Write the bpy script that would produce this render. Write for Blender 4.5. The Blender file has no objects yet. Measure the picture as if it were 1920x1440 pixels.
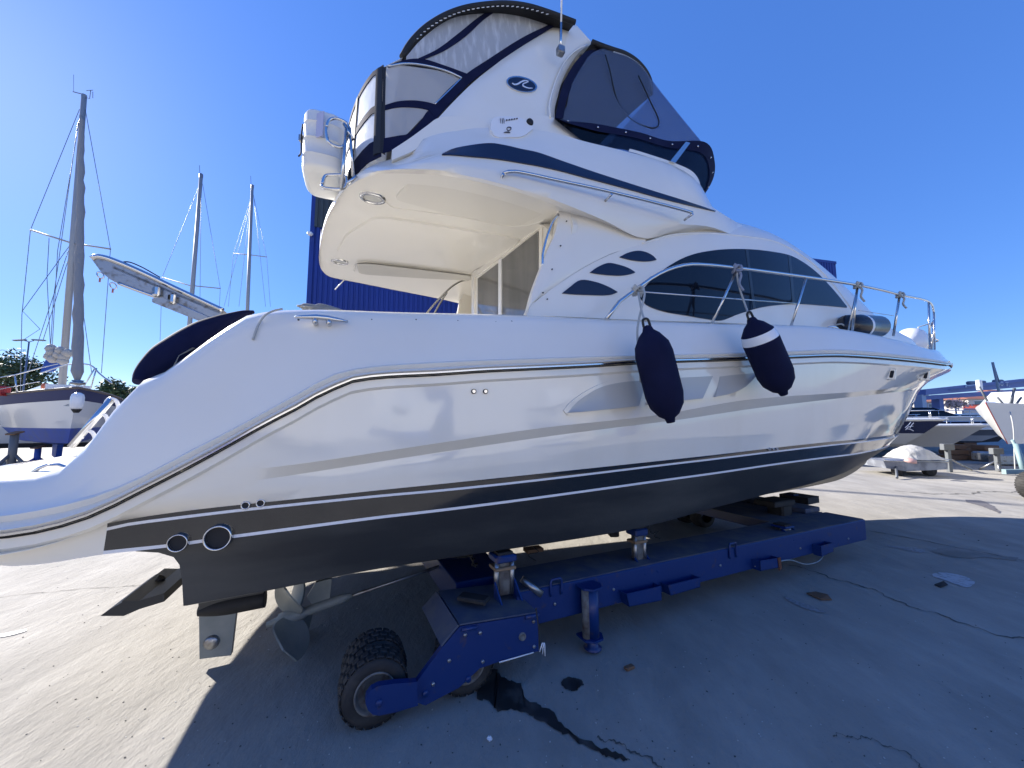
import bpy, math, random
from mathutils import Vector, Matrix
from math import sin, cos, tan, radians, pi, sqrt, atan2, hypot
random.seed(7)
SC = bpy.context.scene
COL = SC.collection

# ------------------------------------------------------------------ camera, sky, sun, exposure
F = 721.0; PIT = radians(5.54); H = 1.63
cd = bpy.data.cameras.new("camera"); cam = bpy.data.objects.new("camera", cd); COL.objects.link(cam)
cam.location = (0, 0, H); cam.rotation_euler = (pi / 2 + PIT, 0, 0)
cd.sensor_width = 36; cd.lens = 36 * F / 1920; cd.clip_start = .05; cd.clip_end = 3000
SC.camera = cam
SUN_AZ = radians(-59.0)      # from the view direction (+Y), towards the left
SUN_EL = radians(28.5)
w = bpy.data.worlds.new("World"); SC.world = w; w.use_nodes = True
nt = w.node_tree; bg = nt.nodes["Background"]
sky = nt.nodes.new("ShaderNodeTexSky"); sky.sky_type = 'NISHITA'; sky.sun_disc = False
sky.sun_elevation = SUN_EL; sky.sun_rotation = SUN_AZ
sky.altitude = 0; sky.air_density = 1.0; sky.dust_density = 0.15; sky.ozone_density = 4.5
sm = nt.nodes.new("ShaderNodeMix"); sm.data_type = 'RGBA'; sm.blend_type = 'MULTIPLY'; sm.inputs[0].default_value = 1; sm.inputs[7].default_value = (.68, .785, 1.08, 1)
hs = nt.nodes.new("ShaderNodeSeparateColor"); hs.mode = 'HSV'; hc = nt.nodes.new("ShaderNodeCombineColor"); hc.mode = 'HSV'; pw = nt.nodes.new("ShaderNodeMath"); pw.operation = 'POWER'; pw.inputs[1].default_value = .5; mu = nt.nodes.new("ShaderNodeMath"); mu.operation = 'MULTIPLY'; mu.inputs[1].default_value = 2.1
nt.links.new(sky.outputs[0], hs.inputs[0]); nt.links.new(hs.outputs[2], pw.inputs[0]); nt.links.new(pw.outputs[0], mu.inputs[0]); nt.links.new(hs.outputs[0], hc.inputs[0]); sx = nt.nodes.new("ShaderNodeMath"); sx.operation = 'MULTIPLY'; sx.inputs[1].default_value = 1.1; sx.use_clamp = True; nt.links.new(hs.outputs[1], sx.inputs[0]); nt.links.new(sx.outputs[0], hc.inputs[1]); nt.links.new(mu.outputs[0], hc.inputs[2])
nt.links.new(hc.outputs[0], sm.inputs[6]); nt.links.new(sm.outputs[2], bg.inputs[0]); bg.inputs[1].default_value = .088
sd = bpy.data.lights.new("sun", 'SUN'); sun = bpy.data.objects.new("sun", sd); COL.objects.link(sun)
sd.energy = 5.0; sd.angle = radians(.53); sd.color = (1, .95, .87)
SUND = Vector((sin(SUN_AZ) * cos(SUN_EL), cos(SUN_AZ) * cos(SUN_EL), sin(SUN_EL)))
sun.rotation_euler = SUND.to_track_quat('Z', 'Y').to_euler(); sun.location = (-20, 20, 30)
SC.view_settings.view_transform = 'Standard'; SC.view_settings.look = 'None'
SC.view_settings.exposure = 1.26; SC.view_settings.gamma = 1
SC.cycles.max_bounces = 8; SC.cycles.transparent_max_bounces = 16

# ------------------------------------------------------------------ geometry of the view and of the boat
def ray(px, py):
    x = px - 960; u = 720 - py
    return Vector((x, F * cos(PIT) - u * sin(PIT), F * sin(PIT) + u * cos(PIT)))
def at_z(px, py, z=0):
    r = ray(px, py); t = (z - H) / r.z
    return Vector((r.x * t, r.y * t, z))
def at_Y(px, py, Y):
    r = ray(px, py); t = Y / r.y
    return Vector((r.x * t, Y, H + r.z * t))
class Frame:
    def __init__(s, deg, lc):
        a = radians(deg); s.U = Vector((sin(a), cos(a), 0)); s.N = Vector((cos(a), -sin(a), 0)); s.lc = lc
    def w(s, p): return s.U * p[0] + s.N * (p[1] - s.lc) + Vector((0, 0, p[2]))
    def rz(s, px, py):
        r = ray(px, py); n = -r.dot(s.N); return r.dot(s.U) / n, r.z / n
    def at(s, px, py, l):
        R, Z = s.rz(px, py); L = s.lc - l
        return (R * L, l, H + Z * L)
    def on(s, px, py, fn, lo=1.6, hi=7.5):            # first meeting of the sight line with l = fn(s,z)
        R, Z = s.rz(px, py); g = lambda L: (s.lc - fn(R * L, H + Z * L)) - L
        prev = lo; gp = g(lo); best = (abs(gp), lo); k = lo
        while k < hi:
            k += .04; gk = g(k)
            if abs(gk) < best[0]: best = (abs(gk), k)
            if gp > 0 >= gk:
                a, b = k - .04, k
                for _ in range(24):
                    m = (a + b) / 2
                    if g(m) > 0: a = m
                    else: b = m
                k = (a + b) / 2; break
            gp = gk
        else: k = best[1]
        return (R * k, s.lc - k, H + Z * k)
BF = Frame(68, 4.45)         # the yacht: s forward, l to starboard (towards the camera), z up
DF = Frame(64.6, 0)          # the dolly: l = -distance from the camera
B = BF.w

def pchip(tab):
    xs = [a for a, b in tab]; ys = [b for a, b in tab]; n = len(xs)
    h = [xs[i + 1] - xs[i] for i in range(n - 1)]; d = [(ys[i + 1] - ys[i]) / h[i] for i in range(n - 1)]
    m = [d[0]] + [0 if d[i - 1] * d[i] <= 0 else 2 * d[i - 1] * d[i] / (d[i - 1] + d[i]) for i in range(1, n - 1)] + [d[-1]]
    def f(x):
        if x <= xs[0]: return ys[0]
        if x >= xs[-1]: return ys[-1]
        i = 0
        while xs[i + 1] < x: i += 1
        t = (x - xs[i]) / h[i]; t2 = t * t; t3 = t2 * t
        return (2*t3 - 3*t2 + 1) * ys[i] + (t3 - 2*t2 + t) * h[i] * m[i] + (-2*t3 + 3*t2) * ys[i+1] + (t3 - t2) * h[i] * m[i+1]
    return f
def resample(pts, n, smooth=True):
    pts = [Vector(p) for p in pts]
    if smooth and len(pts) > 2:
        q = []
        for i in range(len(pts) - 1):
            p0 = pts[i - 1] if i else pts[i] * 2 - pts[i + 1]
            p1, p2 = pts[i], pts[i + 1]
            p3 = pts[i + 2] if i + 2 < len(pts) else p2 * 2 - p1
            d0, d1, d2 = max((p1-p0).length, 1e-6)**.5, max((p2-p1).length, 1e-6)**.5, max((p3-p2).length, 1e-6)**.5
            m1 = ((p1-p0)/d0 - (p2-p0)/(d0+d1) + (p2-p1)/d1) * d1
            m2 = ((p2-p1)/d1 - (p3-p1)/(d1+d2) + (p3-p2)/d2) * d1
            for k in range(12):
                t = k / 12; t2 = t*t; t3 = t2*t
                q.append(p1*(2*t3-3*t2+1) + m1*(t3-2*t2+t) + p2*(-2*t3+3*t2) + m2*(t3-t2))
        q.append(pts[-1]); pts = q
    L = [0]
    for i in range(1, len(pts)): L.append(L[-1] + (pts[i] - pts[i-1]).length)
    out = []; j = 0
    for k in range(n):
        d = L[-1] * k / (n - 1)
        while j < len(L) - 2 and L[j + 1] < d: j += 1
        s = (d - L[j]) / max(L[j+1] - L[j], 1e-9)
        out.append(pts[j].lerp(pts[j+1], min(max(s, 0), 1)))
    return out

# ------------------------------------------------------------------ mesh builder
class MB:
    def __init__(s): s.v = []; s.f = []; s.m = []; s.s = []; s.twin = None
    def add(s, vs, fs, mat=0, smooth=False):
        o = len(s.v); s.v += [tuple(v) for v in vs]
        for f in fs: s.f.append([o + i for i in f]); s.m.append(mat); s.s.append(smooth)
        return s
    def grid(s, rows, mat=0, smooth=True, closed=False, wrap=False, matfn=None, cap=False):
        n = len(rows[0]); o = len(s.v)
        for r in rows: s.v += [tuple(p) for p in r]
        R = len(rows)
        for i in range(R if wrap else R - 1):
            i2 = (i + 1) % R
            for j in range(n if closed else n - 1):
                j2 = (j + 1) % n
                s.f.append([o + i*n + j, o + i*n + j2, o + i2*n + j2, o + i2*n + j])
                s.m.append(matfn(i, j) if matfn else mat); s.s.append(smooth)
        if cap:
            s.f.append([o + j for j in range(n)][::-1]); s.m.append(mat); s.s.append(False)
            s.f.append([o + (R-1)*n + j for j in range(n)]); s.m.append(mat); s.s.append(False)
        return s
    def shell(s, rows, th, mat=0, smooth=True):       # th: Vector offset of the back face
        back = [[Vector(p) + th for p in r] for r in rows]
        s.grid(rows, mat, smooth); s.grid([r[::-1] for r in back], mat, smooth)
        e = lambda a, b: s.grid([a, b], mat, False)
        e(back[0], rows[0]); e(rows[-1], back[-1])
        e([r[0] for r in rows], [r[0] for r in back]); e([r[-1] for r in back], [r[-1] for r in rows])
        return s
    def tube(s, pts, r, n=8, mat=0, cap=True, r2=None, rs=None):
        pts = [Vector(p) for p in pts]; rows = []; m = len(pts); up = None
        for i, p in enumerate(pts):
            t = (pts[min(i+1, m-1)] - pts[max(i-1, 0)])
            if t.length < 1e-9: t = Vector((0, 0, 1))
            t.normalize()
            if up is None:
                up = Vector((0, 0, 1)) if abs(t.z) < .9 else Vector((1, 0, 0))
            a = t.cross(up)
            if a.length < 1e-6: a = t.cross(Vector((1, .2, 0)))
            a.normalize(); up = a.cross(t).normalized()
            rr = rs[i] if rs else (r if r2 is None else r + (r2 - r) * i / max(m - 1, 1))
            rows.append([p + (a * cos(2*pi*k/n) + up * sin(2*pi*k/n)) * rr for k in range(n)])
        return s.grid(rows, mat, True, closed=True, cap=cap)
    def box(s, c, d, mat=0, M=None, bev=0):
        c = Vector(c); x, y, z = d[0]/2, d[1]/2, d[2]/2
        if bev <= 0:
            vs = [Vector((i*x, j*y, k*z)) for k in (-1, 1) for j in (-1, 1) for i in (-1, 1)]
            fs = [(0,2,3,1), (4,5,7,6), (0,1,5,4), (2,6,7,3), (0,4,6,2), (1,3,7,5)]
        else:
            b = min(bev, x*.9, y*.9, z*.9); vs = []; fs = []
            prof = [(x-b, y), (x, y-b), (x, -y+b), (x-b, -y), (-x+b, -y), (-x, -y+b), (-x, y-b), (-x+b, y)]
            sh = [((abs(p[0])-b)*(1 if p[0] > 0 else -1), (abs(p[1])-b)*(1 if p[1] > 0 else -1)) for p in prof]
            for zz, pr in ((-z, sh), (-z+b, prof), (z-b, prof), (z, sh)):
                vs += [Vector((p[0], p[1], zz)) for p in pr]
            for i in range(3):
                for j in range(8): fs.append((i*8+j, i*8+8+j, i*8+8+(j+1) % 8, i*8+(j+1) % 8))
            fs += [tuple(range(8)), tuple(range(31, 23, -1))]
        if M is not None: vs = [M @ v for v in vs]
        return s.add([v + c for v in vs], fs, mat)
    def prism(s, poly, th, mat=0):                    # poly: list of Vectors, th: extrusion Vector
        poly = [Vector(p) for p in poly]; n = len(poly)
        s.add(poly + [p + th for p in poly], [tuple(range(n)), tuple(range(2*n-1, n-1, -1))] +
              [(i, i + n, (i+1) % n + n, (i+1) % n) for i in range(n)], mat)
        return s
    def lathe(s, c, axis, prof, n=24, mat=0, matfn=None):   # prof: (r, h) along the axis
        a = Vector(axis).normalized(); u = a.cross(Vector((0, 0, 1)))
        if u.length < 1e-4: u = Vector((1, 0, 0))
        u.normalize(); v = a.cross(u); c = Vector(c)
        rows = [[c + a*h + (u*cos(2*pi*k/n) + v*sin(2*pi*k/n))*r for k in range(n)] for r, h in prof]
        return s.grid(rows, mat, True, closed=True, matfn=matfn)
    def build(s, name, mats, parent=None, sharp=None, weld=False):
        if s.twin:
            t = MB(); t.v = [tuple(s.twin(v)) for v in s.v]; t.f = [f[::-1] for f in s.f]; t.m = s.m; t.s = s.s; t.build(name, mats, parent, sharp, weld)
        me = bpy.data.meshes.new(name); base = Vector((0, 0, 0)); p = parent
        while p is not None: base += p.location; p = p.parent
        me.from_pydata([Vector(v) - base for v in s.v], [], s.f)
        if not isinstance(mats, (list, tuple)): mats = [mats]
        for m in mats: me.materials.append(m)
        me.polygons.foreach_set("material_index", s.m); me.polygons.foreach_set("use_smooth", s.s)
        me.validate(); me.update()
        import bmesh
        bm = bmesh.new(); bm.from_mesh(me)
        if weld: bmesh.ops.remove_doubles(bm, verts=bm.verts, dist=weld)
        bmesh.ops.recalc_face_normals(bm, faces=bm.faces)
        if sharp:
            for e in bm.edges:
                if len(e.link_faces) == 2 and e.calc_face_angle(0) > radians(sharp): e.smooth = False
        bm.to_mesh(me); bm.free()
        o = bpy.data.objects.new(name, me); COL.objects.link(o); o.parent = parent
        return o
def tag(o, label, cat, group=None, kind=None):
    if label: o['label'] = label
    if cat: o['category'] = cat
    if group: o['group'] = group
    if kind: o['kind'] = kind
    return o
def thing(name, label, cat, loc=(0, 0, 0), group=None):
    o = bpy.data.objects.new(name, None); COL.objects.link(o); o.location = loc; o.empty_display_size = .2
    return tag(o, label, cat, group)
def struct(o): o['kind'] = 'structure'; return o
def copy_tree(o, loc=None, rot=None, parent=None):
    c = o.copy(); COL.objects.link(c); c.parent = parent
    if loc is not None: c.location = loc
    if rot is not None: c.rotation_euler.z = rot
    for ch in list(o.children): copy_tree(ch, None, None, c)
    return c

# ------------------------------------------------------------------ materials
def film(name, tint, body, diff=.3, gloss=.06, streak=None):
    m = bpy.data.materials.new(name); m.use_nodes = True; N = m.node_tree.nodes; L = m.node_tree.links; N.remove(N["Principled BSDF"])
    t = N.new("ShaderNodeBsdfTransparent"); t.inputs[0].default_value = (*tint, 1); d = N.new("ShaderNodeBsdfDiffuse"); d.inputs[0].default_value = (*body, 1)
    tl = N.new("ShaderNodeBsdfTranslucent"); tl.inputs[0].default_value = (*body, 1); dd = N.new("ShaderNodeMixShader"); dd.inputs[0].default_value = .5; L.new(d.outputs[0], dd.inputs[1]); L.new(tl.outputs[0], dd.inputs[2])
    g = N.new("ShaderNodeBsdfGlossy"); g.inputs["Roughness"].default_value = .05
    a = N.new("ShaderNodeMixShader"); a.inputs[0].default_value = diff; L.new(t.outputs[0], a.inputs[1]); L.new(dd.outputs[0], a.inputs[2])
    b = N.new("ShaderNodeMixShader"); b.inputs[0].default_value = gloss; L.new(a.outputs[0], b.inputs[1]); L.new(g.outputs[0], b.inputs[2])
    tc = N.new("ShaderNodeTexCoord"); n2 = N.new("ShaderNodeTexNoise"); n2.inputs["Scale"].default_value = 3; L.new(tc.outputs["Object"], n2.inputs[0]); u = N.new("ShaderNodeBump"); u.inputs["Strength"].default_value = .5; u.inputs["Distance"].default_value = .03; L.new(n2.outputs[0], u.inputs["Height"]); L.new(u.outputs[0], g.inputs["Normal"])
    if streak:
        mp = N.new("ShaderNodeMapping"); mp.inputs["Scale"].default_value = (1, 1, .1); L.new(tc.outputs["Object"], mp.inputs[0]); n = N.new("ShaderNodeTexNoise"); n.inputs["Scale"].default_value = streak; n.inputs["Detail"].default_value = 4; L.new(mp.outputs[0], n.inputs[0])
        r = N.new("ShaderNodeMapRange"); r.inputs[1].default_value = .5; r.inputs[2].default_value = .72; r.inputs[3].default_value = diff; r.inputs[4].default_value = min(1, diff + .3); L.new(n.outputs[0], r.inputs[0]); L.new(r.outputs[0], a.inputs[0])
    L.new(b.outputs[0], N["Material Output"].inputs[0]); return m
def mat(name, col, rough=.5, metal=0, coat=0, bump=None, var=None, alpha=None, spec=.5, trans=0, sheen=0):
    """var=(scale, colour2, lo, hi[, stretch]) blends a second colour by noise; bump=(scale, strength, distance)"""
    m = bpy.data.materials.new(name); m.use_nodes = True; N = m.node_tree.nodes; L = m.node_tree.links
    b = N["Principled BSDF"]; b.inputs["Base Color"].default_value = (*col, 1); b.inputs["Roughness"].default_value = rough
    b.inputs["Metallic"].default_value = metal; b.inputs["Coat Weight"].default_value = coat
    b.inputs["Coat Roughness"].default_value = .06; b.inputs["Specular IOR Level"].default_value = spec
    b.inputs["Sheen Weight"].default_value = sheen; b.inputs["Transmission Weight"].default_value = trans
    tc = N.new("ShaderNodeTexCoord")
    if var:
        mp = N.new("ShaderNodeMapping"); L.new(tc.outputs["Object"], mp.inputs[0])
        if len(var) > 4: mp.inputs["Scale"].default_value = var[4]
        n = N.new("ShaderNodeTexNoise"); n.inputs["Scale"].default_value = var[0]; n.inputs["Detail"].default_value = 6
        L.new(mp.outputs[0], n.inputs[0])
        r = N.new("ShaderNodeMapRange"); r.inputs[1].default_value = var[2]; r.inputs[2].default_value = var[3]; L.new(n.outputs[0], r.inputs[0])
        x = N.new("ShaderNodeMix"); x.data_type = 'RGBA'; x.inputs[6].default_value = (*col, 1); x.inputs[7].default_value = (*var[1], 1)
        L.new(r.outputs[0], x.inputs[0]); L.new(x.outputs[2], b.inputs["Base Color"])
    if bump:
        n = N.new("ShaderNodeTexNoise"); n.inputs["Scale"].default_value = bump[0]; n.inputs["Detail"].default_value = 5
        L.new(tc.outputs["Object"], n.inputs[0]); u = N.new("ShaderNodeBump"); u.inputs["Strength"].default_value = bump[1]
        u.inputs["Distance"].default_value = bump[2]; L.new(n.outputs[0], u.inputs["Height"]); L.new(u.outputs[0], b.inputs["Normal"])
        if coat: L.new(u.outputs[0], b.inputs["Coat Normal"])
    if alpha is not None: b.inputs["Alpha"].default_value = alpha
    return m
M_GEL = mat("gelcoat", (.83, .795, .72), .22, coat=.35, var=(1.3, (.80, .755, .66), .4, .75), bump=(.9, .12, .02))
M_HULL = mat("hull_gelcoat", (.85, .80, .69), .07, coat=.8, var=(2.6, (.80, .745, .63), .45, .8, (1, 1, .22)), bump=(1.1, .22, .02))
M_CREAM = mat("cream_liner", (.80, .77, .70), .3, coat=.3, bump=(1.5, .1, .01))
M_BAND = mat("boot_black", (.012, .014, .016), .12, coat=.7, bump=(1.1, .2, .02))
M_ANTI = mat("antifouling", (.018, .020, .022), .5, var=(2.2, (.080, .080, .072), .45, .8, (.35, .35, 1.6)), bump=(40, .25, .004))
M_STRIPE = mat("stripe_white", (.8, .8, .8), .25, coat=.5)
M_STEEL = mat("stainless", (.62, .62, .62), .14, metal=1)
M_STEELD = mat("dull_steel", (.35, .36, .37), .35, metal=.9, var=(14, (.2, .17, .14), .5, .7))
M_NAVY = mat("navy_canvas", (.005, .007, .032), .85, spec=.2, var=(6, (.007, .010, .042), .4, .7), bump=(220, .3, .002), )
M_BLACK = mat("black_canvas", (.012, .012, .014), .7, bump=(160, .3, .002))
M_RUB = mat("black_rubber", (.014, .014, .015), .7, bump=(70, .25, .003), var=(9, (.03, .028, .026), .5, .75))
M_GLASS = mat("dark_glass", (.006, .009, .016), .06, spec=.3)
M_NAVYG = mat("navy_gel", (.004, .006, .028), .3, coat=.15)
M_CLEAR = film("clear_vinyl", (.92, .93, .95), (.88, .88, .88), .45, .05)
M_CLEARB = film("dusty_vinyl", (.88, .90, .93), (.88, .89, .90), .55, .05, streak=24)
M_TINT = film("smoked_vinyl", (.72, .78, .87), (.26, .33, .48), .30, .03)
M_WIND = film("smoked_acrylic", (.25, .27, .31), (.01, .012, .016), .25, .04)
M_RED = mat("red_paint", (.35, .02, .02), .5)
M_ROPE = mat("rope", (.45, .45, .42), .85, bump=(300, .6, .003))
M_ROPEB = mat("blue_fleck_rope", (.25, .28, .36), .85, bump=(300, .6, .003))
# ================================================================== THE YACHT
YACHT = thing("motor_yacht", "large white flybridge motor yacht with black bottom and navy canvas, standing on the blue dolly", "motor yacht", B((2, 0, 0)))
Y = YACHT
MIR = lambda s, l, z: (s, -l, z + .11 * l)          # the yacht heels a little towards the camera
lm = lambda p, k: tuple(Vector(p).lerp(Vector(MIR(*p)), k))
HBr = pchip([(-1.7, 2.0), (-1.1, 2.07), (-.6, 2.12), (0, 2.15), (4, 2.15), (5, 2.13), (6, 2.09), (7, 1.98), (8, 1.70), (9, 1.36), (10, .95), (11, .48), (11.7, .16), (12, 0)])
HBcr = pchip([(-1.1, 2.04), (0, 2.12), (4, 2.1), (5, 2.05), (6, 1.94), (7, 1.74), (8, 1.38), (9, .98), (10, .55), (10.7, .16), (11, 0)])
HBw1 = pchip([(-1.1, 1.98), (0, 2.05), (4, 2.0), (5, 1.9), (6, 1.68), (7, 1.42), (8, 1.05), (9, .6), (10, .1), (10.2, 0)])
HBw2 = pchip([(-1.1, 1.96), (0, 2.03), (4, 1.97), (5, 1.85), (6, 1.6), (7, 1.3), (8, .92), (9, .45), (9.8, 0)])
HBch = pchip([(-1, 1.95), (0, 1.95), (4, 1.85), (5, 1.7), (6, 1.42), (7, 1.08), (8, .68), (9, .2), (9.3, 0)])
def ztab(px, hb, extra):
    t = [(lambda p: (p[0], p[2]))(BF.on(x, y, lambda s, z: hb(s))) for x, y in px] + extra
    t.sort(); out = [t[0]]
    for a in t[1:]:
        if a[0] - out[-1][0] > .015: out.append(a)
    return pchip(out)
off = lambda f, d: (lambda s: max(f(s) - d, 0))
top_px = [(0, 895), (60, 892), (110, 882), (150, 856), (175, 825), (215, 768), (247, 722), (300, 700), (375, 646), (420, 615), (462, 590), (520, 581), (600, 579), (720, 583), (985, 590), (1137, 598), (1335, 605), (1590, 618)]
rub_px = [(0, 1005), (55, 997), (143, 975), (293, 905), (400, 849), (500, 793), (560, 762), (600, 739), (640, 721), (659, 713), (718, 705), (818, 700), (908, 694), (997, 690), (1102, 685), (1200, 679), (1407, 672), (1480, 669), (1590, 667)]
rid_px = [(0, 968), (90, 952), (187, 927), (367, 840), (560, 737), (600, 714), (640, 697), (700, 687), (820, 679), (1000, 672), (1195, 666), (1400, 661), (1480, 658), (1600, 656)]
crh_px = [(0, 1022), (100, 1005), (200, 962), (300, 912), (367, 894), (560, 870), (820, 831), (1020, 802), (1220, 780), (1407, 749), (1600, 735)]
crl_px = [(0, 1028), (100, 1012), (190, 974), (367, 917), (560, 889), (820, 849), (1045, 816), (1295, 784), (1407, 767), (1600, 744)]
w1_px = [(0, 1036), (100, 1018), (183, 999), (240, 986), (306, 977), (481, 956), (714, 932), (820, 922.5), (1300, 867), (1560, 836)]
th_px = [(0, 1031), (100, 1012), (180, 993), (247, 979), (364, 962), (481, 949), (714, 924), (820, 913), (1300, 861), (1560, 831)]
w2_px = [(0, 1050), (40, 1055), (100, 1048), (186, 1034), (317, 1020), (437, 1003), (714, 967), (820, 955), (1300, 891), (1560, 855)]
zTop = ztab(top_px, off(HBr, .16), [(7, 2.60), (8, 2.70), (10, 2.84), (12, 2.92)])
zRub = ztab(rub_px, HBr, [(7, 2.36), (8, 2.45), (10, 2.56), (12, 2.66)])
zRid = ztab(rid_px, HBr, [(7, 2.41), (8, 2.51), (10, 2.63), (12, 2.73)])
zCrH = ztab(crh_px, HBcr, [(7, 2.10), (8.3, 2.17), (9.5, 2.22), (11, 2.28)])
zCrL = ztab(crl_px, off(HBcr, .05), [(7, 2.04), (8.3, 2.09), (9.5, 2.13), (10.85, 2.17)])
zW1 = ztab(w1_px, HBw1, [(6.9, 1.405), (10.2, 1.46)])
zTh = ztab(th_px, HBw1, [(6.9, 1.43), (10.2, 1.49)])
zW2 = ztab(w2_px, HBw2, [(7.3, 1.265), (9.8, 1.31)])
zCh = ztab([(312, 1142), (495, 1108), (720, 1064), (1155, 998), (1370, 944), (1480, 917)], HBch, [(6, 1.03), (7.5, 1.06), (9.3, .97)])
zKe = pchip([(-.8, .36), (3, .34), (6, .42), (8.1, .53), (8.9, .70), (9.3, .96)])
NS = 150
def hull_row(zf, hb, s0, s1, dz=0, cap=True, dl=0):
    pts = []
    l0 = hb(s0)
    if cap:
        zc = zf(s0 - .25)
        for ds, g in ((.42, 0), (.42, .45), (.39, .7), (.32, .86), (.22, .95), (.1, .99)):
            pts.append((s0 - ds, (l0 - dl) * g, zf(s0 - ds) + dz))
    for i in range(NS):
        t = i / (NS - 1); t = t if t < .6 else .6 + .4 * (1 - (1 - (t - .6) / .4) ** 1.6)
        s = s0 + (s1 - s0) * t
        pts.append((s, max(hb(s) - dl, 0), zf(s) + dz))
    return pts
def both(rows):                                       # starboard and mirrored port rows in world space
    return [[B(p) for p in r] for r in rows], [[B(MIR(*p)) for p in r] for r in rows]
S0 = -1.47
hrows = [hull_row(zW2, HBw2, S0, 9.8, -.016), hull_row(zW2, HBw2, S0, 9.8, .0), hull_row(zW1, HBw1, S0, 10.2, 0),
         hull_row(zW1, HBw1, S0, 10.2, .014), hull_row(zTh, HBw1, S0, 10.2, .016),
         hull_row(zCrL, off(HBcr, .055), S0, 10.85, 0), hull_row(zCrH, HBcr, S0, 11, 0)]
a5 = hull_row(zRub, off(HBr, .03), S0, 11.9, -.075); a6 = hull_row(zRub, off(HBr, .012), S0, 11.96, -.06); a7 = hull_row(zRub, off(HBr, .012), S0, 11.98, 0)
hrows += [a5, a6, a7]
# the knuckle fades out towards the platform; the rail rows never cross what lies below them
for j in range(len(hrows[0])):
    for k in range(len(hrows) - 2, -1, -1):
        if hrows[k][j][2] > hrows[k+1][j][2] - .004:
            p = hrows[k][j]; hrows[k][j] = (p[0], p[1], hrows[k+1][j][2] - .004)
    if hrows[6][j][0] < -.15:
        f = min(1, (-.15 - hrows[6][j][0]) / .6); p = hrows[5][j]; q = hrows[6][j]; hrows[5][j] = (p[0], p[1] + .055 * f * (q[1] > 0), p[2])
# a few in-between rows give the topsides their flare
def between(ra, rb, t, bulge): return [((1-t)*a[0]+t*b[0], (1-t)*a[1]+t*b[1] + bulge * min(1, 3*a[1]), (1-t)*a[2]+t*b[2]) for a, b in zip(ra, rb)]
def flare(ra, rb, t):
    return [((1-t)*a[0]+t*b[0] + .0, (1-t)*a[1]+t*b[1] - .05 * max(0, min(1, (a[0] - 5) / 3)) * sin(pi*t) * (a[1] > .01), (1-t)*a[2]+t*b[2]) for a, b in zip(ra, rb)]
R = hrows
rows = R[:5] + [between(R[4], R[5], .33, .012), between(R[4], R[5], .66, .012), R[5], R[6], flare(R[6], R[7], .33), flare(R[6], R[7], .66), R[7], R[8], R[9]]
HULLROWS = rows
st, po = both(rows)
def hmat(rws):
    def f(i, j):
        s = rws[i][j][0]
        if i == 0 or i == 2: return 2 if s > -1.12 else 0
        if i in (1,): return 1 if s > -1.10 else 0
        if i == 3: return 1 if s > -1.12 else 0
        return 0
    return f
mb = MB()
mb.grid(st, matfn=hmat(rows)); mb.grid(po, matfn=hmat(rows))
hull = mb.build("hull", [M_HULL, M_BAND, M_STRIPE], Y, sharp=22, weld=.0015)
# stripes: separate parts of the same sweep are in the hull material; bottom in antifouling
def brow(zf, hb, s0, s1, f=1.0):
    pts = []
    for i in range(NS):
        t = i / (NS - 1); s = s0 + (s1 - s0) * t; pts.append((s, hb(s) * f, zf(s)))
    return pts
w2b = brow(lambda s: zW2(s) - .018, HBw2, -.97, 9.78)
chb = brow(zCh, HBch, -.77, 9.3)
def bl(t, s0, s1, bul=0):
    out = []
    for i in range(NS):
        k = i / (NS - 1); s = s0 + (s1 - s0) * k; sa = -.97 + (9.78 + .97) * k; sb = -.77 + (9.3 + .77) * k
        za, zb = zW2(sa) - .018, zCh(sb); la, lb = HBw2(sa), HBch(sb)
        out.append((s, (1-t)*la + t*lb, (1-t)*za + t*zb))
    return out
brows = [w2b, bl(.06, -.88, 9.75), bl(.16, -.82, 9.7), bl(.3, -.795, 9.62), bl(.6, -.78, 9.48), chb,
         brow(lambda s: zCh(s) - .02, lambda s: max(HBch(s) - .05, 0), -.77, 9.3),
         [(s, l*.5, (zCh(s) - .02)*.5 + zKe(s)*.5 - .01) for s, l, z in chb], [(s, 0, zKe(s)) for s, l, z in chb]]
st = [[B(p) for p in r] for r in brows]; po = []
for i, r in enumerate(brows):
    k = min(1, i/5); po.append([B((p[0], -p[1]*(1 - .12*k), p[2] + p[1]*(.11 + .09*k))) for p in r])  # unseen port bottom narrowed and raised so that sunlight reaches under the hull
mb = MB(); mb.grid(st); mb.grid(po)
# transom below the platform and the underside of the platform
ts = [r[0] for r in brows]
mb.grid([[r[0] for r in st], [r[0] for r in po]], smooth=False)
mb.build("hull_bottom", M_ANTI, Y, sharp=25, weld=.001)
mb = MB(); e = [p for p in hrows[0] if p[0] < -.85]
mb.grid([[B(lm(p, k/4)) for p in e] for k in range(5)], smooth=False)
mb.build("platform_underside", M_HULL, Y)
# rub rail: white moulding with a chrome strip
def rail_tube(zf, hb, dz, out, h, s1):
    rws = []
    for a, b in ((-h, 0), (-h*.5, out), (h*.5, out), (h, 0)):
        rws.append([(p[0], p[1] + b * (p[1] > 0.001), p[2]) for p in hull_row(zf, hb, S0, s1, dz + a)])
    return rws
st, po = both(rail_tube(zRub, HBr, .004, .014, .010, 12)); mb = MB().grid(st).grid(po)
mb.build("rub_rail", M_STEEL, Y, sharp=30)
st, po = both(rail_tube(zRub, off(HBr, .008), -.012, .010, .004, 12)); mb = MB().grid(st).grid(po)
mb.build("rail_seal", M_BLACK, Y, sharp=30)
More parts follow.
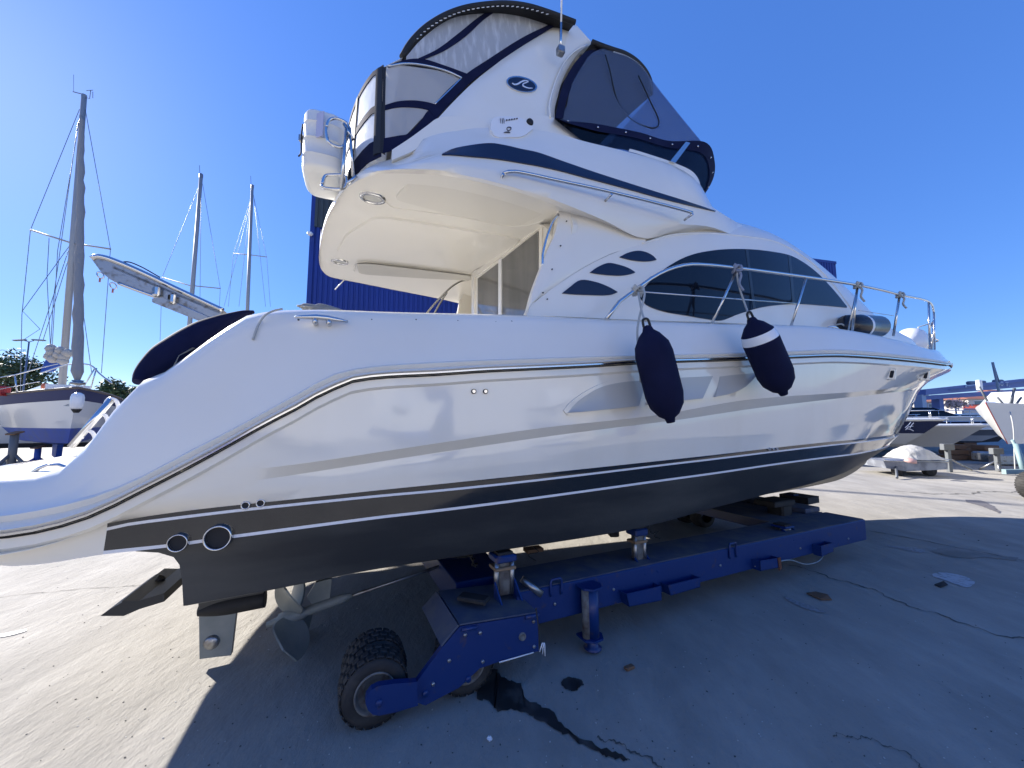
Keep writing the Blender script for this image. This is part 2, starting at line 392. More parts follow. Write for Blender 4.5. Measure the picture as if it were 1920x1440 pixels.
# deck moulding above the rail
def lerp_row(zf0, zf1, t, hb, dl, s1, dz=0):
    f = lambda s: zf0(s) * (1 - t) + zf1(s) * t
    return hull_row(f, hb, S0, s1, dz, dl=dl)
zTopc = lambda s: max(zTop(s), zRid(s) + .10)
drows = [hull_row(zRub, HBr, S0, 11.98, .012, dl=.002), lerp_row(zRub, zRid, .3, HBr, -.018, 12.02), lerp_row(zRub, zRid, .5, HBr, .012, 12), lerp_row(zRub, zRid, .6, HBr, .028, 12),
         lerp_row(zRub, zRid, .95, HBr, .008, 12), lerp_row(zRub, zRid, 1.1, HBr, .03, 11.95), lerp_row(zRid, zTopc, .22, HBr, .05, 11.9), lerp_row(zRid, zTopc, .5, HBr, .075, 11.85), lerp_row(zRid, zTopc, .8, HBr, .105, 11.8),
         lerp_row(zRid, zTopc, .93, HBr, .13, 11.75), lerp_row(zRid, zTopc, 1.0, HBr, .18, 11.7), lerp_row(zRid, zTopc, 1.0, HBr, .25, 11.6, .012), lerp_row(zRid, zTopc, 1.0, HBr, .36, 11.5, .002)]
st, po = both(drows); mb = MB(); mb.grid(st); mb.grid(po)
deck = mb.build("deck_moulding", M_GEL, Y, sharp=40, weld=.0015)
# side decks and foredeck, platform top, cockpit
inn = [p for p in drows[-1]]
mb = MB()
fd = [p for p in inn if p[0] >= 1.35]
n = 9; mb.grid([[B(lm(p, k/(n-1))) + Vector((0, 0, -.01 + .05 * (1 - (1 - 2*k/(n-1))**2))) for p in fd] for k in range(n)])
pf = [p for p in inn if p[0] <= -1.08]
mb.grid([[B(lm(p, k/6)) for p in pf] for k in range(7)])
mb.build("deck", M_GEL, Y, sharp=30)
mb = MB(); ck = [p for p in inn if -.86 <= p[0] <= 1.55]
for fn in (lambda p: p, lambda p: MIR(*p)):
    mb.grid([[B(fn(p)) for p in ck], [B((p[0], fn(p)[1]*.98, 1.42)) for p in ck]])
mb.grid([[B((ck[0][0], ck[0][1], 1.42)), B((ck[-1][0], ck[0][1], 1.42))], [B((ck[0][0], -ck[0][1], 1.42)), B((ck[-1][0], -ck[0][1], 1.42))]], smooth=False)
mb.build("cockpit_liner", M_CREAM, Y)
# transom wall with its rounded corner, between platform and cockpit
mb = MB()
tz = [1.33, 1.6, 1.85, 2.0, 2.05, 2.03, 1.8]; tsx = [-1.10, -1.07, -1.03, -.98, -.92, -.84, -.80]
mb.grid([[B((s + .04*abs(k), 1.76*k, z - .055*(1.76*k - 1.76))) for k in (-1, -.8, -.4, 0, .4, .8, 1)] for s, z in zip(tsx, tz)])
mb.build("transom", M_GEL, Y)
# engine vent panel row of recesses in the topsides (starboard), made as raised frame with three raised panels coloured in their shade
def hull_l(s, z):                                     # half breadth of the starboard topsides at s,z
    best = None
    for i in range(len(HULLROWS) - 1):
        ra, rb = HULLROWS[i], HULLROWS[i+1]
        def at(r):
            for j in range(6, len(r) - 1):
                if r[j][0] <= s <= r[j+1][0]:
                    t = (s - r[j][0]) / max(r[j+1][0] - r[j][0], 1e-6)
                    return (r[j][1]*(1-t) + r[j+1][1]*t, r[j][2]*(1-t) + r[j+1][2]*t)
            return (r[6][1], r[6][2]) if s < r[6][0] else (0, r[-1][2])
        a, b = at(ra), at(rb)
        if a[1] <= z <= b[1] and b[1] - a[1] > 1e-5:
            t = (z - a[1]) / (b[1] - a[1]); return a[0]*(1-t) + b[0]*t
        if best is None or abs(a[1] - z) < best[0]: best = (abs(a[1] - z), a[0])
    return best[1]
def patch(top, bot, fn, d=.01, th=.02, n=24, m=6, mat=0, mb=None, fr=BF, smooth=True, dfn=None):
    """solid panel lying on the surface l = fn(s,z), outlined by a top and a bottom curve seen in the photo"""
    T = resample([(x, y, 0) for x, y in top], n, smooth); Bo = resample([(x, y, 0) for x, y in bot], n, smooth)
    mb = mb or MB(); rows = []
    for i in range(m):
        t = i / (m - 1); row = []
        for a, b in zip(T, Bo):
            p = a.lerp(b, t); q = fr.on(p.x, p.y, lambda s, z: fn(s, z) + (dfn(t) if dfn else d)); row.append(fr.w(q))
        rows.append(row)
    return mb.shell(rows, fr.N * -th)
mirrorY = lambda v, k=1.0: None
def mirror_mesh(mb, fn):
    """the port-side twin of everything in mb is built beside it; fn maps boat coordinates"""
    mb.twin = lambda v: B(fn(Vector(v).dot(BF.U), Vector(v).dot(BF.N) + BF.lc, v[2])); return mb
K = .82
MF = lambda s, l, z: (s - .02 * l, -l * K, z + .07 * l * (1 + K) * min(1, max(0, (z - 3.2) / .2)))
fr_t = [(1058, 769), (1066, 758), (1100, 733), (1145, 713), (1200, 704), (1290, 701), (1360, 699), (1432, 696)]
fr_b = [(1058, 771), (1066, 779), (1100, 777), (1145, 772), (1200, 765), (1290, 752), (1360, 741), (1432, 698)]
mb = patch(fr_t, fr_b, hull_l, .012, .03, n=40, m=8)
mb.build("vent_surround", M_HULL, Y, sharp=40)
M_SC = mat("vent_shade", (.50, .49, .45), .3, coat=.3, bump=(1.5, .2, .02))  # white gelcoat coloured grey to stand for the shade inside the hollows
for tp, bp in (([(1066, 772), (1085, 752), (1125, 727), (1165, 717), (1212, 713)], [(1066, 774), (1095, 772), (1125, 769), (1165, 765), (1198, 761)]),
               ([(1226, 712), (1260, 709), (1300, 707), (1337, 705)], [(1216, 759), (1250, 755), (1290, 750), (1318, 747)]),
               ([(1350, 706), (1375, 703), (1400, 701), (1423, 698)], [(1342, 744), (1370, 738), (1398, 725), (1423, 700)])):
    mb = patch(tp, bp, hull_l, .0155, .02, n=20, m=12, dfn=lambda t: .015 + .022*t**3)  # lower edge curves outward to catch sky light like the floor of a hollow
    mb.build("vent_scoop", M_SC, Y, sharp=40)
# skin fittings on the hull side
def disc(name, px, py, r, depth=.03, ring=M_STEEL, hole=M_BLACK, fn=hull_l, rr=.3, parent=Y):
    q = BF.on(px, py, fn); c = B((q[0], q[1] + .004, q[2])); ax = BF.N
    m_ = MB().lathe(c, ax, [(r*(1-rr), -.02), (r*(1-rr), depth*.7), (r*(1-rr*.6), depth), (r*.95, depth*.8), (r, depth*.3), (r, -.02)], 28)
    o = m_.build(name, ring, parent)
    MB().lathe(c, ax, [(0, .006), (r*(1-rr)*.99, .006)], 24).build("opening", hole, o)
    return o
disc("exhaust_outlet", 411, 1006, .065, .034, rr=.2); disc("exhaust_outlet", 336, 1016, .045, .026, rr=.2)
disc("drain_fitting", 461, 947, .022, .01, rr=.35); disc("drain_fitting", 489, 943, .022, .01, rr=.35)
for x in (888, 910): disc("drain_fitting", x, 734, .016, .01, ring=M_BLACK, hole=M_STEEL, rr=.3)
for x in (1441, 1449, 1456): disc("drain_fitting", x, 842, .014 if x < 1445 else .010, .012, rr=.35)
for x, y in ((1668, 702), (1732, 704)):
    q = BF.on(x, y, hull_l); c = B((q[0], q[1] + .01, q[2]))
    f_ = MB().box(c - BF.N*.004, (.10, .02, .13), M=Matrix.Rotation(-radians(22), 3, 'Z') @ Matrix.Rotation(.1, 3, 'Y'), bev=.03).build("hawse_frame", M_HULL, Y)
    MB().box(c + BF.N * .008, (.035, .02, .085), M=Matrix.Rotation(-radians(22), 3, 'Z') @ Matrix.Rotation(.25, 3, 'Y'), bev=.01).build("opening", M_BLACK, f_)
# snap studs along the coaming
def dots(name, pts, r, fn, m, parent=Y):
    for x, y in pts:
        q = BF.on(x, y, fn); MB().lathe(B((q[0], q[1] + .002, q[2])), BF.N, [(r, -.003), (r, .004), (r*.5, .008), (0, .008)], 10).build(name, m, parent)
side_top = lambda s, z: HBr(s) - .09 - .1 * max(0, min(1, (z - zRid(s)) / max(.05, zTopc(s) - zRid(s))) - .55)
dots("snap_stud", [(560, 600), (604, 600), (697, 600), (780, 600), (858, 602), (929, 604), (959, 603)], .006, side_top, M_BLACK)
q = BF.on(1153, 663, side_top); MB().box(B((q[0], q[1] + .004, q[2])), (.045, .008, .016), M=Matrix.Rotation(-radians(22), 3, 'Z')).build("maker_plate", M_BLACK, Y)
# cleats
def cleat(px, py, L, fn, lift=.05):
    q = BF.on(px, py, fn); c = B((q[0], q[1] + .05, q[2])); u = BF.U
    b_ = MB(); P = [c + u*(k*L) + Vector((0, 0, lift + .012*(1 - abs(k)*2)))*1 for k in (-.5, -.35, -.1, .1, .35, .5)]
    b_.tube(P, .012, 8, rs=[.007, .012, .017, .017, .012, .007])
    for k in (-.13, .13): b_.tube([c + u*k*L - BF.N*.06, c + u*k*L, c + u*k*L + Vector((0, 0, lift))], .014, 8)
    return b_.build("mooring_cleat", M_STEEL, Y)
cleat(605, 609, .27, side_top, .02); cleat(1553, 620, .2, lambda s, z: HBr(s) - .25, .02)
q = at_z(98, 884, 1.38); MB().tube([q + BF.U*k*.07 + Vector((0, 0, .035*(1 - k*k))) for k in (-1, -.7, -.3, .3, .7, 1)], .009).build("mooring_cleat", M_STEEL, Y)
# navy cover over the cockpit coaming
cp = [(256, 716, .02), (270, 702, .062), (305, 677, .09), (347, 652, .096), (390, 624, .088), (427, 602, .062), (455, 589, .032), (475, 585, .012)]
pts = resample([B(BF.at(x, y, 1.80 - .05*i)) for i, (x, y, r) in enumerate(cp)], 40); rs = [pchip([(i, c[2]) for i, c in enumerate(cp)])(k*7/39) for k in range(40)]
MB().tube(pts, 1, 16, rs=rs).build("coaming_cover", M_NAVY, Y)
# ------------------------------------------------------------------ deckhouse
wd = pchip([(1.3, 1.74), (3, 1.74), (4, 1.70), (5, 1.62), (6, 1.55), (7, 1.45), (8, 1.32), (9, 1.0), (10, .55), (10.6, .25), (10.9, 0)])
zt = pchip([(1.3, 3.6), (2, 3.9), (3, 4.1), (3.8, 4.3), (4.2, 4.36), (4.6, 4.38), (5, 4.34), (5.3, 4.26), (6, 3.96), (6.5, 3.70), (7, 3.43), (7.5, 3.25), (8, 3.15), (9, 3.04), (10, 2.98), (10.9, 2.8)])
def cabin_l(s, z):
    zd = zTopc(s) - .02; f = max(0, min(1, (z - zd) / max(zt(s) - zd, .05)))
    return wd(s) * (1 - f**5) ** .5 if s < 10.9 else 0
mb = MB(); rws = []
for i in range(16):
    f = 1 - (1 - i/15)**1.6; row = []
    for j in range(90):
        s = 1.5 + (10.88 - 1.5) * (j/89); zd = zTopc(s) - .04
        row.append((s, wd(s) * (1 - f**5) ** .5, zd + (zt(s) - zd) * f))
    rws.append(row)
st, po = both(rws); mb.grid(st); mb.grid(po)
mb.build("deckhouse", M_GEL, Y, sharp=50, weld=.001)
# raised arch moulding round the side window
arch_t = [(993, 574), (1040, 538), (1093, 503), (1150, 475), (1203, 457), (1260, 441), (1327, 438), (1400, 444), (1460, 456), (1520, 492), (1560, 532), (1596, 580)]
arch_b = [(985, 592), (1040, 593), (1093, 595), (1150, 598), (1203, 600), (1260, 602), (1327, 604), (1400, 607), (1460, 610), (1520, 614), (1560, 616), (1600, 618)]
mb = patch(arch_t, arch_b, cabin_l, .03, .06, n=60, m=14); mb = mirror_mesh(mb, MIR)
mb.build("window_moulding", M_GEL, Y, sharp=40)
MB().tube(resample([B(BF.on(x, y, lambda s, z: cabin_l(s, z) + .026)) for x, y in arch_t[4:]], 60), .012).build("window_moulding_bead", M_GEL, Y)
win_t = [(1199, 553), (1212, 535), (1245, 505), (1290, 480), (1340, 469), (1400, 467), (1450, 472), (1485, 480), (1525, 505), (1560, 540), (1588, 574)]
win_b = [(1199, 556), (1212, 571), (1245, 584), (1290, 592), (1325, 598), (1352, 601), (1385, 589), (1430, 576), (1490, 570), (1545, 573), (1588, 577)]
mb = mirror_mesh(patch(win_t, win_b, cabin_l, .038, .03, n=60, m=12), MIR)
wn = mb.build("side_window", M_GLASS, Y, sharp=40)
M_DIV = mat("window_divider", (.02, .024, .03), .3)
for a, b, wdt in (((1398, 468), (1412, 578), 5), ((1478, 479), (1486, 570), 5)):
    patch([a, (a[0]+wdt, a[1])], [b, (b[0]+wdt, b[1])], cabin_l, .041, .01, n=2, m=8, smooth=False).build("divider", M_DIV, wn)
for tp, bp in (([(1055, 549), (1070, 537), (1088, 525), (1115, 528), (1140, 537), (1158, 547)], [(1055, 550), (1080, 552), (1105, 553), (1130, 553.5), (1148, 552), (1158, 548)]),
               ([(1107, 510), (1120, 501), (1140, 493), (1160, 496), (1180, 503), (1191, 510)], [(1107, 511), (1125, 514), (1145, 516), (1165, 516.5), (1182, 514), (1191, 511)]),
               ([(1163, 481), (1177, 474), (1195, 470), (1210, 472), (1224, 479), (1231, 486)], [(1163, 482), (1178, 486), (1195, 489), (1210, 490), (1223, 489), (1231, 487)])):
    patch(tp, bp, cabin_l, .040, .02, n=20, m=5).build("side_vent", M_NAVYG, Y, sharp=40)
# wing panel between the deckhouse and the overhang
wing_l = lambda s, z: 1.77 - .04 * max(0, z - 2.4)
# bend its free edge like the photo
mb = MB(); Lf = resample([(1050, 380, 0), (1047, 400, 0), (1046, 412, 0), (1040, 440, 0), (1026, 470, 0), (1014, 504, 0), (999, 545, 0), (986, 594, 0)], 18); Rt = resample([(1215, 440, 0), (1210, 454, 0), (1180, 465, 0), (1150, 474, 0), (1120, 488, 0), (1090, 504, 0), (1040, 538, 0), (994, 575, 0), (988, 594, 0)], 18)
rws = [[B(BF.on(*(a.lerp(b, t/11)).xy, lambda s, z: wing_l(s, z) + .02*sin(pi*t/11))) for t in range(12)] for a, b in zip(Lf, Rt)]
mb.shell(rws, BF.N * -.05); mb = mirror_mesh(mb, MIR)
wing = mb.build("cabin_wing", M_GEL, Y, sharp=45)
dots("snap_stud", [(1062, 415), (1051, 461), (1035, 505), (1018, 549), (1026, 561)], .006, lambda s, z: wing_l(s, z) + .02, M_BLACK)
MB().tube(resample([B(BF.on(x, y, lambda s, z: 1.74)) for x, y in ((1047, 402), (1038, 412), (1030, 430), (1022, 455), (1017, 480), (1018, 500))], 24), .012).build("grab_handle", M_STEEL, Y)
# ------------------------------------------------------------------ flybridge shell and overhang
zceil = lambda l: 3.38 + .07 * (1.85 - l)
def at_ceil(px, py, d=0):
    R, Z = BF.rz(px, py)      # H + Z L = 3.38 + .07 (1.85 - lc + L)
    L = (3.38 + d + .07 * (1.85 - BF.lc) - H) / (Z - .07); return (R * L, BF.lc - L, H + Z * L)
P_ = lambda l, pts: [BF.at(x, y, l) for x, y in pts]
lip_px = [(601, 455), (607, 428), (617, 401), (629, 380), (640, 363), (655, 348), (675, 336), (700, 328), (730, 325), (760, 325), (850, 332), (960, 357), (1060, 393), (1130, 424), (1200, 457)]
lip = [at_ceil(x, y) for x, y in lip_px]
lip_port = [at_ceil(x, y) for x, y in ((601, 455), (599, 470), (598, 486), (600, 499), (606, 510), (618, 519), (638, 524), (680, 532), (750, 546), (822, 560), (884, 574), (960, 587), (1060, 603))]
def aft(ds, dz): return [(p[0] + ds, p[1]*(1 - .1*ds), p[2] + dz) for p in lip[:7]]
def rs3(r, sb=2.3):                                    # aft edge, side and front resampled apart so that the rows keep step
    a = resample(r[:7], 22)
    rest = resample([r[6]] + list(r[7:]), 400); k = next((i for i, p in enumerate(rest) if p.x > sb), 399); side = rest[:k+1]; out = []
    x0, x1 = side[0].x, side[-1].x; j = 0
    for i in range(1, 46):
        x = x0 + (x1 - x0)*i/45
        while j < len(side) - 2 and side[j+1].x < x: j += 1
        d = side[j+1].x - side[j].x; out.append(side[j].lerp(side[j+1], min(1, max(0, (x - side[j].x)/d if d > 1e-6 else 1))))
    return a + out + resample([tuple(p) for p in rest[k:]], 24, False)[1:]
def row_(l, pts, a, b): return [(x, y_, z) for x, y_, z in a] + P_(l, pts) + b
fwd = lambda z0, s1: [(s1 - 1.0, 1.45, z0), (s1 - .4, .8, z0), (s1, 0, z0)]
Nf = 90
R0 = lip + [(2.8, 1.45, 3.36), (3.2, .8, 3.4), (3.5, 0, 3.4)]
PL = lambda pts: [BF.at(x, y, l) for x, y, l in pts]
R1 = aft(.0, .05) + PL([(760, 317, 1.9), (850, 322, 1.9), (960, 347, 1.9), (1060, 383, 1.87), (1130, 412, 1.83), (1206, 447, 1.76), (1262, 436, 1.68), (1325, 430, 1.61)]) + [(4.0, 1.3, 3.7), (4.4, .6, 3.9), (4.6, 0, 4.0)]
R2 = aft(.12, .17) + PL([(790, 303, 1.89), (850, 305, 1.89), (930, 318, 1.89), (1007, 337, 1.88), (1100, 366, 1.86), (1190, 398, 1.83), (1262, 418, 1.79), (1330, 425, 1.70)]) + [(3.8, 1.58, 3.68), (4.3, 1.3, 3.8), (4.8, .6, 4.0), (5, 0, 4.1)]
R3 = aft(.26, .27) + PL([(800, 291, 1.85), (829, 289.5, 1.85), (875, 291, 1.85), (919, 296, 1.84), (1007, 309, 1.83), (1100, 332, 1.82), (1186, 357, 1.81), (1278, 384, 1.78), (1345, 399, 1.70)]) + [(3.9, 1.56, 3.86), (4.4, 1.3, 4.0), (4.9, .6, 4.2), (5.1, 0, 4.25)]
R4 = aft(.33, .33) + P_(1.77, [(790, 281), (829, 281), (875, 271), (919, 266), (1007, 280), (1056, 298), (1160, 328), (1239, 352), (1310, 375)]) + [(4.1, 1.15, 4.2), (4.6, .7, 4.25), (4.8, 0, 4.3)]
R5 = aft(.38, .38) + P_(1.68, [(785, 267), (820, 256), (860, 254), (919, 256), (1012, 267), (1108, 285), (1190, 298), (1257, 314), (1306, 340)]) + [(3.75, 1.22, 4.33), (4.05, .7, 4.38), (4.2, 0, 4.4)]
R6 = aft(.42, .40) + P_(1.62, [(785, 260), (817, 246), (860, 242), (919, 240), (1020, 246), (1108, 268), (1170, 283), (1257, 308), (1300, 333)]) + [(3.7, 1.18, 4.38), (4.0, .7, 4.42), (4.15, 0, 4.44)]
R7 = [(p[0] - .03, p[1]*.93, p[2] - .03) for p in R6]; R8 = [(p[0]*.97 + .03, p[1]*.92, 3.62) for p in R6]
fr_rows = [R0, R1, R2, R3, R4, R5, R6]
frr = [rs3(r) for r in fr_rows]; frr += [[Vector((p[0]-.02, p[1]*.94, p[2]-.02)) for p in frr[-1]], [Vector((p[0]-.02, p[1]*.93, 3.66)) for p in frr[-1]]]
mid = lambda a, b, k=0: [x.lerp(y_, .5) + Vector((0, k * min(1, x[1]), 0)) for x, y_ in zip(a, b)]
frr = [frr[0], mid(frr[0], frr[1], .01), frr[1], mid(frr[1], frr[2], .012), frr[2], frr[3], frr[4], frr[5], frr[6], frr[7], frr[8]]
mb = MB(); mb.grid([[B(p) for p in r] for r in frr]); pr = [[Vector(MF(*p)) for p in r] for r in frr]; pr[0] = rs3(lip_port + [(3.4, -.8, 3.6), (3.5, 0, 3.4)]); o3 = lambda k, dz: [p + Vector((0, -.05*min(1, abs(p.y)), dz)) for p in pr[k]]; pr[1] = o3(0, .07); pr[2] = o3(0, .15); pr[3] = mid(pr[2], pr[4])
mb.grid([[B(p) for p in r] for r in pr])
n = 8; mb.grid([[B(tuple(Vector(p).lerp(Vector(MF(*p)), k/n))) for p in frr[-1]] for k in range(n+1)])
mb.build("flybridge", M_GEL, Y, sharp=50)
fly_l = lambda s, z: 1.86 - .10 * max(0, z - 3.5)
# underside of the overhang (lined in cream)
A_, B_ = frr[0][:62], pr[0][:62]; mb = MB(); n = 10
mb.grid([[B(a.lerp(b, k/n) + Vector((0, 0, .035 if 0 < k < n else .004))) for a, b in zip(A_, B_)] for k in range(n+1)])
o = mb.build("overhang_ceiling", M_CREAM, Y)
def bead(px, r, name="seam", m=M_CREAM, n=30, d=-.0, parent=o, closed=False):
    return MB().tube(resample([B(at_ceil(x, y, .035 + d)) for x, y in px], n), r).build(name, m, parent)
# raised panels with rounded corners; the near one is coloured darker for a recess in shade
def cpanel(name, outline, th, m, d=.035, parent=o):
    P = [B(at_ceil(x, y, d)) for x, y in outline]; c = sum(P, Vector()) / len(P)
    sh = [c + (p - c) * .985 - Vector((0, 0, th)) for p in P]; b_ = MB(); b_.grid([P, sh], closed=True, smooth=False)
    b_.add(sh, [tuple(range(len(sh)))], 0); return b_.build(name, m, parent)
def rounded(pts, k=5, r=.25):
    out = []
    for i, p in enumerate(pts):
        a, b = Vector(pts[i-1]), Vector(pts[(i+1) % len(pts)]); p = Vector(p)
        p0 = p.lerp(a, r); p1 = p.lerp(b, r)
        for j in range(k + 1):
            t = j/k; out.append(tuple((p0*(1-t)**2 + p*2*t*(1-t) + p1*t*t)))
    return out
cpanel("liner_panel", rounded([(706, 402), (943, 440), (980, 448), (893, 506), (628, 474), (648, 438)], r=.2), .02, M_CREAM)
cpanel("liner_panel", rounded([(738, 372), (768, 334), (850, 337), (945, 356), (1035, 392), (970, 424), (850, 402)], r=.16), .012, mat("liner_shade", (.74, .71, .64), .35, coat=.2))  # second panel is raised too, its darker colour stands for a shaded recess
bead([(726, 380), (735, 388), (790, 396), (870, 408), (960, 424), (1000, 420), (1045, 398)], .006)
bead([(800, 478), (806, 455), (830, 437), (856, 428), (900, 434), (943, 441)], .004)
for x, y, rr in ((699, 371, .105), (637, 490.5, .10)):
    c = Vector(B(at_ceil(x, y, .03))); b_ = MB(); q = MB()
    rows = [[c + BF.U*cos(2*pi*k/28)*rr*g + BF.N*sin(2*pi*k/28)*rr*g*.8 + Vector((0, 0, h)) for k in range(28)] for g, h in ((1, .01), (.95, -.012), (.72, -.016), (.70, .0), (0, .0))]
    b_.grid(rows[:4], closed=True); ol = b_.build("cockpit_light", M_STEEL, Y); q.grid(rows[3:], closed=True); q.build("lens", mat("light_lens", (.55, .55, .52), .2), ol)
# far side locker recess in the ceiling, a flat patch coloured in its shade
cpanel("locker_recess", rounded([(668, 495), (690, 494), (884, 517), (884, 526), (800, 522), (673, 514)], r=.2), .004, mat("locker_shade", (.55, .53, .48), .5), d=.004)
bead([(664, 508), (666, 497), (675, 491), (760, 500), (884, 514)], .010)
# the far lip of the overhang seen from below
# coaming stripe
st_t = [(829, 288), (848, 279), (875, 273), (919, 268), (948, 272), (978, 279), (1007, 285), (1056, 302), (1105, 319), (1160, 337), (1239, 362), (1278, 374), (1342, 395)]
st_b = [(829, 289.5), (848, 290), (875, 292), (919, 296), (948, 300), (978, 305), (1007, 310), (1056, 321), (1100, 333), (1160, 349), (1239, 371), (1278, 381), (1342, 396)]
def fly_surf(s, z):                                    # flybridge side as built
    best = None
    for i in range(4, 8):
        ra, rb = frr[i], frr[i+1]
        def at(r):
            for j in range(10, len(r) - 1):
                if r[j].x <= s <= r[j+1].x:
                    t = (s - r[j].x) / max(r[j+1].x - r[j].x, 1e-6); return (r[j].y*(1-t) + r[j+1].y*t, r[j].z*(1-t) + r[j+1].z*t)
            return (1.8, r[20].z)
        a, b = at(ra), at(rb)
        if i == 4 and z < a[1]: return a[0]
        if a[1] <= z <= b[1] and b[1] > a[1]:
            t = (z - a[1]) / (b[1] - a[1]); return a[0]*(1-t) + b[0]*t
        best = b[0]
    return best
mb = patch(st_t, st_b, fly_surf, .012, .06, n=90, m=5); mb.build("navy_stripe", M_NAVYG, Y, sharp=40)
# long handrail
hr = [(944, 325), (955, 322), (968, 322), (1040, 337), (1120, 354), (1200, 373), (1270, 391), (1298, 399)]
g = resample([B(BF.at(x, y, 1.93)) for x, y in hr], 40); b_ = MB().tube(g, .0135)
for x, y in ((944, 326), (1147, 364), (1299, 401)): a = B(BF.at(x, y, 1.94)); b_.tube([a, a - BF.N*.1 - Vector((0, 0, .01))], .011)
b_.build("handrail", M_STEEL, Y)
# upper part of the flybridge: coaming wall that carries the arch legs
up_l = lambda s, z: 1.60 - .22 * (z - 4.1)
cw_t = [(735, 281), (770, 258), (800, 236), (822, 221), (870, 218), (919, 218), (980, 217), (1036, 220), (1062, 240), (1103, 272)]
cw_b = [(735, 300), (770, 285), (811, 262), (840, 250), (870, 248), (919, 246), (980, 248), (1036, 256), (1075, 268), (1108, 280)]
mb = patch(cw_t, cw_b, up_l, .0, .09, n=60, m=6); mb = mirror_mesh(mb, MF); mb.build("flybridge_coaming", M_GEL, Y, sharp=45)
lg_l = [(822, 221), (845, 196), (890, 152), (933, 118), (977, 85), (1010, 63), (1044, 43), (1078, 44)]
lg_r = [(1040, 222), (1040, 205), (1046, 180), (1052, 158), (1061, 136), (1075, 112), (1092, 92), (1112, 82)]
T = resample([(a, b, 0) for a, b in lg_l], 30); Bo = resample([(a, b, 0) for a, b in lg_r], 30)
rws = [[B(BF.on(*(a.lerp(b, t/13)).xy, lambda s, z: up_l(s, z) - .05*abs(2*t/13-1)**5)) for t in range(14)] for a, b in zip(T, Bo)]
mb = MB().shell(rws, BF.N * -.12); mb = mirror_mesh(mb, MF)
mb.build("radar_arch", M_GEL, Y, sharp=45)
tl = [rws[-1][k] for k in (0, 4, 9, 13)] + [rws[-1][k] - Vector((0, 0, .11)) - BF.N*.1 for k in (13, 9, 4, 0)]
def toB(v): return (v.dot(BF.U), v.dot(BF.N) + BF.lc, v.z)
loop = [toB(v) for v in tl]
mb = MB(); mb.grid([[B(tuple(Vector(p).lerp(Vector(MF(*p)), k/8) + Vector((0, 0, .10*sin(pi*k/8))))) for p in loop] for k in range(9)], closed=True)
mb.build("arch_top", M_GEL, Y, sharp=60)
# moulded line round the front of the arch
MB().tube(resample([B(BF.on(x, y, lambda s, z: up_l(s, z) + .004)) for x, y in ((1032, 221), (1030, 200), (1036, 170), (1046, 142), (1060, 115), (1078, 96), (1100, 84))], 24), .010).build("arch_bead", M_GEL, Y)
# emblem: navy oval in a chrome rim with a white wave mark
def oval(name, cx, cy, a, b, rot, d, m, fn, parent, th=.012):
    P = []
    for k in range(36):
        t = 2*pi*k/36; x = cx + a*cos(t)*cos(rot) - b*sin(t)*sin(rot); yy = cy + a*cos(t)*sin(rot) + b*sin(t)*cos(rot)
        P.append(B(BF.on(x, yy, lambda s, z: fn(s, z) + d)))
    return MB().prism(P, BF.N * -th).build(name, m, parent)
em = oval("emblem", 978.5, 157.5, 29.5, 14, radians(14), .012, M_STEEL, up_l, Y)
oval("badge_field", 978.5, 157.5, 26.5, 11.5, radians(14), .015, M_NAVYG, up_l, em)
M_LOGO = mat("badge_white", (.6, .66, .78), .3)
def ribbon(px, wpx, fn, d, m, name, parent):
    T = resample([(a, b, 0) for a, b in px], 26); T2 = []
    for i, p in enumerate(T):
        t = (T[min(i+1, 25)] - T[max(i-1, 0)]).normalized(); wv = wpx * (sin(pi*min(1, (i+2)/28)) ** .4)
        T2.append((p + Vector((-t.y, t.x, 0))*wv/2, p - Vector((-t.y, t.x, 0))*wv/2))
    r_ = [[B(BF.on(a.x, a.y, lambda s, z: fn(s, z) + d)) for a, b in T2], [B(BF.on(b.x, b.y, lambda s, z: fn(s, z) + d)) for a, b in T2]]
    return MB().shell(r_, BF.N * -.004, smooth=False).build(name, m, parent)
ribbon([(960.5, 155.5), (964, 158), (970, 157.5), (977, 153.5), (984, 151), (991, 152)], 3.0, up_l, .018, M_LOGO, "wave_mark", em)
ribbon([(991, 153), (986, 155), (981, 157), (980.5, 160), (985, 163), (992, 165), (999, 165)], 2.3, up_l, .018, M_LOGO, "wave_mark", em)
# whip antenna
a0 = BF.at(1051, 92, 1.5); a1 = BF.at(1053, 4, 1.5); b_ = MB()
p0, p1 = Vector(B(a0)), Vector(B(a1)); b_.tube([p0, p0.lerp(p1, .55)], .013); b_.build("antenna_base", M_STEEL, Y)
b_ = MB(); b_.tube([p0.lerp(p1, .5), p0 + (p1 - p0)*5.5], .009, r2=.004); b_.build("antenna", M_STRIPE, Y)
MB().box(p0 + Vector((0, 0, -.02)), (.07, .07, .08), M=Matrix.Rotation(.4, 3, 'Z'), bev=.01).build("antenna_bracket", M_STEELD, Y)
# ------------------------------------------------------------------ aft canopy
cl = lambda s, z: 1.55 - .16 * (z - 3.7)
def cstrip(tp, bp, d, m, name, n=20, mm=3, mirror=True, fn=cl, th=.006, parent=Y, smooth=True):
    mb = patch(tp, bp, fn, d, th, n=n, m=mm, smooth=smooth)
    if mirror: mb = mirror_mesh(mb, MF)
    return mb.build(name, m, parent, sharp=50)
